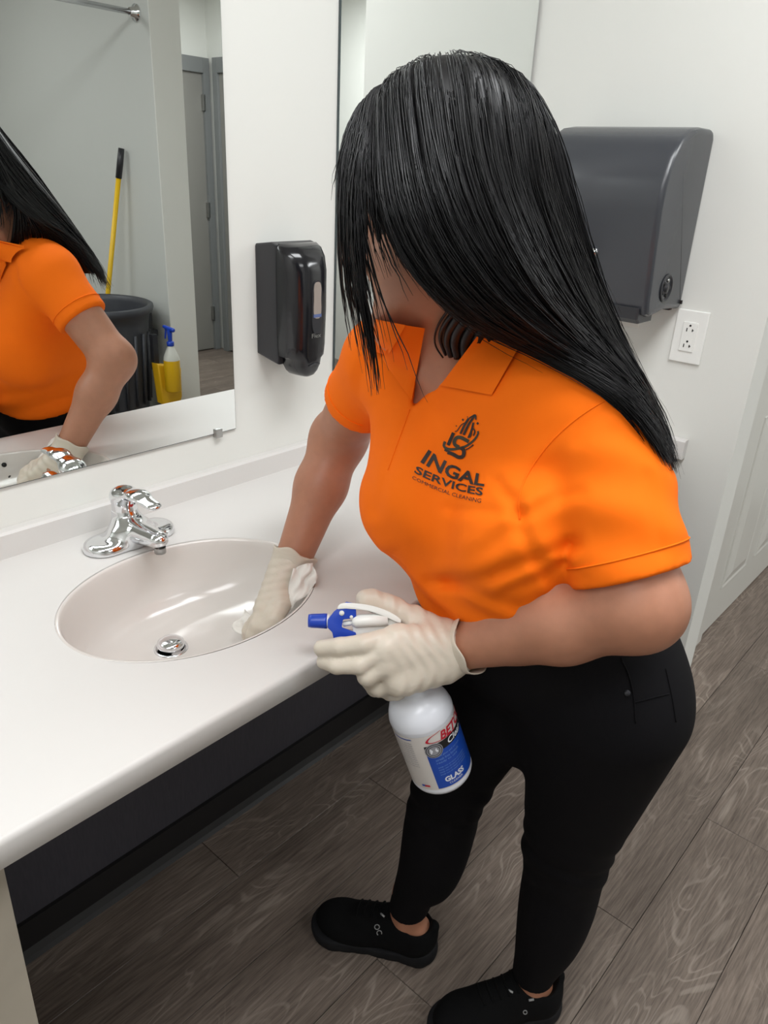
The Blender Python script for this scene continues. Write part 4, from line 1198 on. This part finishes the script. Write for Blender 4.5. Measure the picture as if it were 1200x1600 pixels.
# outside the skull
EC = HC-HF*0.008+HUP*0.012; ER3 = np.array([0.101, 0.079, 0.108])+0.006
for G_ in ALLG:
    for i in range(0, 15):
        q = np.array([(G_[i]-EC)@HF, (G_[i]-EC)@HL, (G_[i]-EC)@HUP]); k = np.linalg.norm(q/ER3)
        if k < 1.0: q = q/k; G_[i] = EC+HF*q[0]+HL*q[1]+HUP*q[2]
    for _ in range(2): G_[1:-1] = 0.25*G_[:-2]+0.5*G_[1:-1]+0.25*G_[2:]
NG, NT = len(ALLG), ALLG.shape[1]
def sheet_at(s, t):
    """s in guide units, t 0..1 (arrays of equal shape)"""
    i = np.clip(np.floor(s).astype(int), 0, NG-2); a = (s-i)[..., None]
    a = a*a*(3-2*a)*0.5+a*0.5
    tt = np.clip(t, 0, 1)*(NT-1); j = np.clip(np.floor(tt).astype(int), 0, NT-2); b_ = (tt-j)[..., None]
    A = ALLG[i, j]*(1-b_)+ALLG[i, j+1]*b_; B = ALLG[i+1, j]*(1-b_)+ALLG[i+1, j+1]*b_
    return A*(1-a)+B*a
def inward(p):
    """towards the head / neck / upper back axis"""
    zz = p[..., 2:3]
    top = HC-HF*0.01; bot = np.array([0.87, -0.70, 1.10])
    k = np.clip((top[2]-zz)/(top[2]-bot[2]), 0, 1)
    c = top*(1-k)+bot*k
    v = c-p; return v/np.maximum(np.linalg.norm(v, axis=-1, keepdims=True), 1e-6)
HV, HFc = [], []
def add_grid(Pg):
    b0 = sum(len(v) for v in HV); a, b_ = Pg.shape[:2]
    HV.append(Pg.reshape(-1, 3))
    I = np.arange(a*b_).reshape(a, b_)+b0
    HFc.append(np.stack([I[:-1, :-1], I[1:, :-1], I[1:, 1:], I[:-1, 1:]], -1).reshape(-1, 4))
# solid under-layer (two skins) from the third guide round to the far side
for s0, s1, t1 in ((2.0, NG-3.0, 0.93), (0.3, 2.05, 0.40), (NG-3.05, NG-1.3, 0.40)):
    S, T = np.meshgrid(np.linspace(s0, s1, max(8, int((s1-s0)*14))), np.linspace(0.14 if s0 > NG-4 else 0, t1, 60), indexing='ij')
    Q = sheet_at(S, T)
    ridge = 0.0022*np.sin(S*31+2.5*np.sin(S*7))*np.clip(T*4, 0, 1)[...]
    inn = inward(Q)
    add_grid(Q+inn*(0.006+ridge)[..., None])
    add_grid(Q+inn*(0.016+0.014*np.sin(np.pi*np.clip(T, 0, 1))[..., None]))
# crown cap so no scalp shows along the parting
cv = []
th_, ph_ = np.meshgrid(np.linspace(0.0, 1.62, 20), np.linspace(0, 2*np.pi, 41), indexing='ij')
d3 = (np.sin(th_)*np.cos(ph_))[..., None]*(-HF)*0.101+(np.sin(th_)*np.sin(ph_))[..., None]*HL*0.079+(np.cos(th_))[..., None]*HUP*0.108
keep = HC-HF*0.008+HUP*0.012+d3
add_grid(keep)
# strands
def strands(n, s_lo, s_hi, lift, t_end, rad, spread=0.004, t_root=0.0):
    s = RNG.uniform(s_lo, s_hi, n)
    K = 18; t = np.linspace(0, 1, K)
    te = RNG.uniform(t_end[0], t_end[1], n); t0 = t_root+RNG.uniform(0, 0.10, n)
    T = t0[:, None]+(te-t0)[:, None]*t[None]
    drift = RNG.normal(0, 0.10, n)[:, None]*t[None]+0.03*np.sin(RNG.uniform(0, 6.3, n)[:, None]+t[None]*RNG.uniform(2, 7, n)[:, None])
    S = np.clip(s[:, None]+drift, 0, NG-1.001)
    Q = sheet_at(S, T)
    inn = inward(Q)
    ph = RNG.uniform(lift[0], lift[1], n)[:, None, None]
    Q = Q+inn*(ph+0.007*np.clip(1-T/0.12, 0, 1)[..., None])+RNG.normal(0, spread, (n, 1, 3))*(t[None, :, None]**1.5)
    Q = Q+RNG.normal(0, 0.0006, (n, K, 3))*t[None, :, None]
    r = rad*RNG.uniform(0.6, 1.25, n)[:, None]*np.interp(t, [0, 0.1, 0.75, 1.0], [0.7, 1, 0.9, 0.18])[None]
    Tn = np.gradient(Q, axis=1); Tn /= np.linalg.norm(Tn, axis=2, keepdims=True)
    u = np.cross(Tn, inn); u /= np.maximum(np.linalg.norm(u, axis=2, keepdims=True), 1e-6); v = np.cross(Tn, u)
    ring = np.stack([Q+r[..., None]*(math.cos(a)*u*1.3+math.sin(a)*v) for a in (0.5, 2.6, 4.7)], 2)  # n,K,3,3
    b0 = sum(len(x) for x in HV); HV.append(ring.reshape(-1, 3))
    I = np.arange(n*K*3).reshape(n, K, 3)+b0
    for a in range(3):
        b_ = (a+1) % 3
        HFc.append(np.stack([I[:, :-1, a], I[:, :-1, b_], I[:, 1:, b_], I[:, 1:, a]], -1).reshape(-1, 4))
strands(2600, 2.05, 7.2, (-0.002, 0.006), (0.86, 1.0), 0.0011)
strands(900, 7.0, NG-2.0, (-0.002, 0.006), (0.86, 1.0), 0.0012)
strands(380, 0.1, 2.2, (-0.003, 0.006), (0.34, 0.46), 0.0010)
strands(190, 0.0, 1.0, (-0.003, 0.010), (0.50, 0.86), 0.0010, 0.003)
strands(110, 0.6, 1.7, (-0.002, 0.008), (0.46, 0.66), 0.0010, 0.003)
strands(50, 0.5, 1.0, (-0.002, 0.006), (0.85, 1.05), 0.0009, 0.003)
strands(24, 1.0, 2.0, (-0.004, 0.006), (0.50, 0.62), 0.0007, 0.004)
strands(160, NG-2.2, NG-1.05, (-0.002, 0.008), (0.4, 0.75), 0.0010, 0.004, 0.12)
strands(260, 2.2, 7.2, (-0.008, -0.002), (0.6, 1.0), 0.0005, 0.006)
V_ = np.vstack(HV); F_ = np.vstack(HFc)
me = bpy.data.meshes.new('hair')
me.vertices.add(len(V_)); me.vertices.foreach_set('co', V_.astype(np.float32).ravel())
me.loops.add(F_.size); me.loops.foreach_set('vertex_index', F_.astype(np.int32).ravel())
me.polygons.add(len(F_)); me.polygons.foreach_set('loop_start', np.arange(0, F_.size, 4, dtype=np.int32))
me.update(calc_edges=True)
hair = adopt(link('hair', me, M_HAIR, None, True))
# hair tucked inside the collar: a dark bundle with a loose loop in front of it
for q, r0, r1 in (([(752, 486), (736, 506), (726, 530), (728, 556)], 0.009, 0.006), ([(764, 492), (750, 512), (742, 536), (742, 560)], 0.010, 0.007), ([(740, 482), (720, 502), (711, 528), (716, 556)], 0.008, 0.005),
                  ([(728, 478), (708, 500), (699, 526), (706, 554)], 0.006, 0.0035), ([(718, 474), (696, 500), (688, 524), (698, 552)], 0.0035, 0.0018), ([(708, 470), (684, 505), (680, 534), (694, 556)], 0.0016, 0.0010),
                  ([(770, 498), (760, 520), (754, 540), (752, 556)], 0.010, 0.008)):
    pts = np.array([on_cloth(x_, y_, 0.004, [BT_T, SB_T], 0.92) for x_, y_ in crspline(np.array(q, float), 18)])
    for _ in range(4): pts[1:-1] = 0.25*pts[:-2]+0.5*pts[1:-1]+0.25*pts[2:]
    adopt(tube('hair_lock', pts, np.linspace(r0, r1, 18), M_HAIR, None, 10), hair)
# ================================================================ spray bottle in the hand
M_BOTTLE = mat('white_bottle', rgb(228, 230, 238), 0.3, coat=0.2)
M_LABEL = mat('label_paper', rgb(214, 208, 204), 0.45)
M_LABELBLUE = mat('label_blue', rgb(24, 72, 170), 0.4)
M_LABELRED = mat('label_red', rgb(190, 30, 52), 0.4)
M_LABELGREY = mat('label_grey_print', rgb(150, 150, 156), 0.5)
M_LABELPALE = mat('label_pale_print', rgb(120, 156, 214), 0.5)
BB = P(692, 1206, 1.09)
lo_d, hi_d = 0.80, 1.085
for _ in range(40):
    md = (lo_d+hi_d)/2
    if np.linalg.norm(P(640, 1062, md)-BB) > 0.178: lo_d = md
    else: hi_d = md
BAX = unit(P(640, 1062, lo_d)-BB)
BE = unit((CAM_POS-BB)-np.dot(CAM_POS-BB, BAX)*BAX); BS = np.cross(BAX, BE)
if BS@CR < 0: BS = -BS
bottle = empty('spray_bottle', BB); bottle['label'] = 'white spray bottle with blue label and blue trigger held in the gloved hand'; bottle['category'] = 'bottle'
def bput(o, par=None):
    if par is None:
        o.parent = bottle; o.matrix_parent_inverse = Matrix.Translation(-Vector(BB))
    else: o.parent = par
    return o
RB = 0.0447
bb = bput(lathe('bottle_body', [(0, 0.003), (0.034, 0.002), (0.036, 0.0), (0.040, 0.001), (0.0428, 0.005), (RB, 0.010), (RB-0.0006, 0.013), (RB-0.0006, 0.118), (RB, 0.121), (RB, 0.124), (0.0425, 0.133), (0.0385, 0.143), (0.031, 0.151), (0.022, 0.156), (0.0165, 0.159),
     (0.0160, 0.162), (0.0175, 0.1635), (0.0175, 0.1655), (0.0158, 0.167), (0.0158, 0.169), (0.0175, 0.1705), (0.0175, 0.1725), (0.0158, 0.174), (0.0158, 0.185), (0, 0.186)], M_BOTTLE, None, 64, BB, BAX))
def cyl(a, s, r):
    a = a-0.19
    return BB+BAX*s+r*(math.cos(a)*BE+math.sin(a)*BS)
def label_patch(name, a0, a1, s0, s1, r, m, n=28):
    V, Fc = [], []
    for i in range(n):
        a = a0+(a1-a0)*i/(n-1)
        V += [cyl(a, s0, r), cyl(a, s1, r)]
    for i in range(n-1): Fc.append((2*i, 2*i+2, 2*i+3, 2*i+1))
    return bput(from_arrays(name, V, Fc, m, None, True), bb)
R1 = RB-0.0002; RAD = math.radians
label_patch('label', RAD(-100), RAD(130), 0.0155, 0.1165, R1, M_LABEL, 60)
label_patch('label_panel', RAD(-6), RAD(112), 0.0175, 0.0845, R1+0.0003, M_LABELBLUE)
label_patch('label_panel', RAD(-6), RAD(112), 0.0845, 0.0985, R1+0.0003, M_DARKSLOT)
def ctext(s_, a0, a1, s0, s1, m, bold=0.0, slope=0.0, shear=0.0):
    uv, fc, asp = text_tris(s_, bold, 1)
    V = [cyl(a0+(a1-a0)*u+shear*v, s0+(s1-s0)*v+slope*u, R1+0.0007) for u, v in uv]
    bput(from_arrays('lettering', V, fc, m, None, False), bb)
ctext('BETCO', RAD(26), RAD(98), 0.1000, 0.1145, M_LABELRED, 0.03, 0.0, 0.08)
def cribbon(pts, w0, w1, m, nm='label_swoosh'):
    V, Fc = ribbon2d([(a*10, s*1000) for a, s in pts], w0, 24, w1)
    bput(from_arrays(nm, [cyl(x/10, y/1000, R1+0.0006) for x, y in V], Fc, m, None, False), bb)
cribbon([(RAD(30), 0.1165), (RAD(10), 0.1125), (RAD(2), 0.1055), (RAD(16), 0.1015), (RAD(60), 0.0985)], 0.5, 1.2, M_LABELRED)
ctext('Clear', RAD(36), RAD(78), 0.0870, 0.0970, M_BOTTLE, 0.02, 0.0, 0.05)
ctext('GLASS', RAD(10), RAD(50), 0.0270, 0.0365, M_BOTTLE, 0.04)
ctext('CLEANER', RAD(16), RAD(44), 0.0215, 0.0250, M_BOTTLE, 0.0)
for k in range(3):
    ctext(('cleans glass and mirrors', 'streak free formula', 'ready to use')[k], RAD(6), RAD(60-6*k), 0.0745-0.006*k, 0.0785-0.006*k, M_LABELPALE)
for k in range(4):
    ctext('keep out of reach of children', RAD(6), RAD(64), 0.0545-0.0045*k, 0.0575-0.0045*k, M_LABELPALE)
for k in range(11):
    ctext('directions for use on hard surfaces', RAD(-66), RAD(-26), 0.104-0.0044*k, 0.1068-0.0044*k, M_LABELGREY)
cribbon([(RAD(-62), 0.1120), (RAD(-44), 0.1115), (RAD(-24), 0.1122)], 1.6, 1.6, M_LABELBLUE)
# round seal and the tiny flag
def disc(a_, s_, r_, m, n=28, lift=0.0009, inner=0.0):
    V, Fc = [], []
    for k in range(n):
        q = 2*math.pi*k/n
        for rr_ in (inner, r_): V.append(cyl(a_+rr_*math.cos(q)/RB, s_+rr_*math.sin(q), R1+lift))
    for k in range(n):
        k2 = (k+1) % n; Fc.append((2*k, 2*k+1, 2*k2+1, 2*k2))
    bput(from_arrays('seal', V, Fc, m, None, False), bb)
disc(RAD(9), 0.0885, 0.0125, M_LABELGREY); disc(RAD(9), 0.0885, 0.0112, M_DARKSLOT, 28, 0.0011, 0.0102); disc(RAD(9), 0.0885, 0.0082, M_DARKSLOT, 28, 0.0011, 0.0074)
ctext('B', RAD(2), RAD(16), 0.0835, 0.0935, M_BOTTLE, 0.06)
label_patch('flag', RAD(-30), RAD(-20), 0.0215, 0.0250, R1+0.0005, M_LABELRED, 4)
label_patch('flag', RAD(-36), RAD(-30), 0.0215, 0.0250, R1+0.0005, M_LABELBLUE, 4)

# trigger head
HD = 1.000
def hp(x, y, dz=0.0): return P(x, y, HD+dz)
def plate(name, pxs, z0, z1, m, bev=0.0015):
    bm = bmesh.new(); a = [bm.verts.new(hp(x, y, z0)) for x, y in pxs]; b_ = [bm.verts.new(hp(x, y, z1)) for x, y in pxs]; n = len(pxs)
    bm.faces.new(a); bm.faces.new(b_[::-1])
    for i in range(n): bm.faces.new((a[i], b_[i], b_[(i+1) % n], a[(i+1) % n]))
    bmesh.ops.recalc_face_normals(bm, faces=bm.faces)
    if bev: bmesh.ops.bevel(bm, geom=list(bm.edges), offset=bev, segments=2, profile=0.6, affect='EDGES', clamp_overlap=True)
    o = from_bm(name, bm, m, None); shade_auto(o, 40); return bput(o)
NX = unit(hp(480, 969)-hp(560, 970)); mm_ = HD/FPX
th = plate('trigger_housing', [(522, 955), (541, 940), (556, 943), (557, 966), (536, 968), (534, 980), (556, 988), (557, 995), (540, 998), (521, 998), (519, 988), (512, 981), (512, 968)], -0.013, 0.013, M_BLUE)
sh = plate('shroud', crspline([(527, 952), (530, 944), (545, 942), (575, 945), (602, 953), (622, 964), (628, 971), (622, 973), (600, 963), (572, 954), (540, 951)], 40).tolist(), -0.015, 0.015, M_WHITEPLASTIC, 0.0012)
plate('pump_body', [(550, 962), (600, 964), (624, 972), (612, 984), (590, 992), (552, 993)], -0.009, 0.009, M_WHITEPLASTIC)
bput(tube('pump_cylinder', [hp(550, 971, -0.008), hp(556, 971, -0.008), hp(606, 968, -0.008)], [0.0060, 0.0085, 0.0085], M_WHITEPLASTIC, None, 20))
bput(tube('pump_rod', [hp(536, 975, -0.006), hp(556, 972, -0.006)], 0.0035, M_WHITEPLASTIC, None, 12))
bput(tube('trigger', crspline([hp(548, 985, 0.0), hp(545, 998, 0.0), hp(540, 1012, 0.004), hp(530, 1028, 0.008)], 14), np.linspace(0.009, 0.006, 14), M_WHITEPLASTIC, None, 12))
nz = bput(lathe('nozzle', [(0.0, 0.0), (0.0085, 0.0), (0.0092, 0.004), (0.0095, 0.012), (0.0100, 0.022), (0.0100, 0.0245), (0.006, 0.0248)], M_BLUE, None, 24, hp(482, 970), -NX))
bput(lathe('nozzle_ring', [(0.0075, 0.023), (0.0088, 0.0235), (0.0088, 0.028), (0.0070, 0.0285)], M_WHITEPLASTIC, None, 24, hp(482, 970), -NX))
for x_, y_, r_ in ((534, 958, 0.0034), (549, 964, 0.0022)):
    bput(lathe('pin', [(r_, -0.001), (r_, 0.0008), (0, 0.001)], M_WHITEPLASTIC, None, 14, hp(x_, y_, -0.0132), -CF))
bput(tube('neck', [BB+BAX*0.183, (BB+BAX*0.205+hp(600, 985))/2, hp(596, 978, 0.002)], [0.0125, 0.0115, 0.010], M_WHITEPLASTIC, None, 20))

# ================================================================ crumpled paper in the wiping hand
def paper_towel():
    V, Fc = [], []
    def sheet(quad, n, m_, amp, ph):
        q = np.array(quad, float); b0 = len(V)
        G_ = np.zeros((n, m_, 3))
        for i in range(n):
            for j in range(m_):
                u, v = i/(n-1), j/(m_-1)
                x, y, d = (1-u)*(1-v)*q[0]+u*(1-v)*q[1]+u*v*q[2]+(1-u)*v*q[3]
                c = amp*(np.sin(9*u+ph+2*np.sin(5*v))+0.6*np.sin(13*v+1.7*ph+3*np.sin(4*u))+0.35*np.sin(23*u-17*v))
                e_ = 2.2*np.sin(11*u+7*v+ph)
                G_[i, j] = P(x+e_, y+1.4*np.sin(9*v-8*u+ph), d+c)
        for lay in (0.0, 0.0012):
            for i in range(n):
                for j in range(m_): V.append(G_[i, j]+CF*lay)
        for l in (0, 1):
            for i in range(n-1):
                for j in range(m_-1):
                    a = b0+l*n*m_+i*m_+j; f_ = (a, a+m_, a+m_+1, a+1); Fc.append(f_ if l == 0 else f_[::-1])
        rim = [i*m_ for i in range(n)]+[(n-1)*m_+j for j in range(1, m_)]+[i*m_+m_-1 for i in range(n-2, -1, -1)]+list(range(m_-2, 0, -1))
        for a, b_ in zip(rim, rim[1:]+rim[:1]): Fc.append((b0+b_, b0+a, b0+n*m_+a, b0+n*m_+b_))
    sheet([(448, 958, 1.182), (496, 912, 1.188), (490, 878, 1.200), (456, 888, 1.198)], 18, 16, 0.0030, 0.4)
    sheet([(400, 1012, 1.185), (448, 958, 1.190), (452, 930, 1.235), (404, 985, 1.225)], 16, 12, 0.0022, 1.9)
    sheet([(362, 980, 1.225), (402, 1012, 1.186), (404, 985, 1.222), (384, 952, 1.250)], 18, 16, 0.0034, 3.1)
    o = from_arrays('paper_towel', V, Fc, mat('white_paper', rgb(232, 228, 222), 0.85, bump=(300, 0.3, 0.001)), None, True)
    tag(o, 'crumpled white paper towel under the gloved hand in the basin', 'towel')
paper_towel()
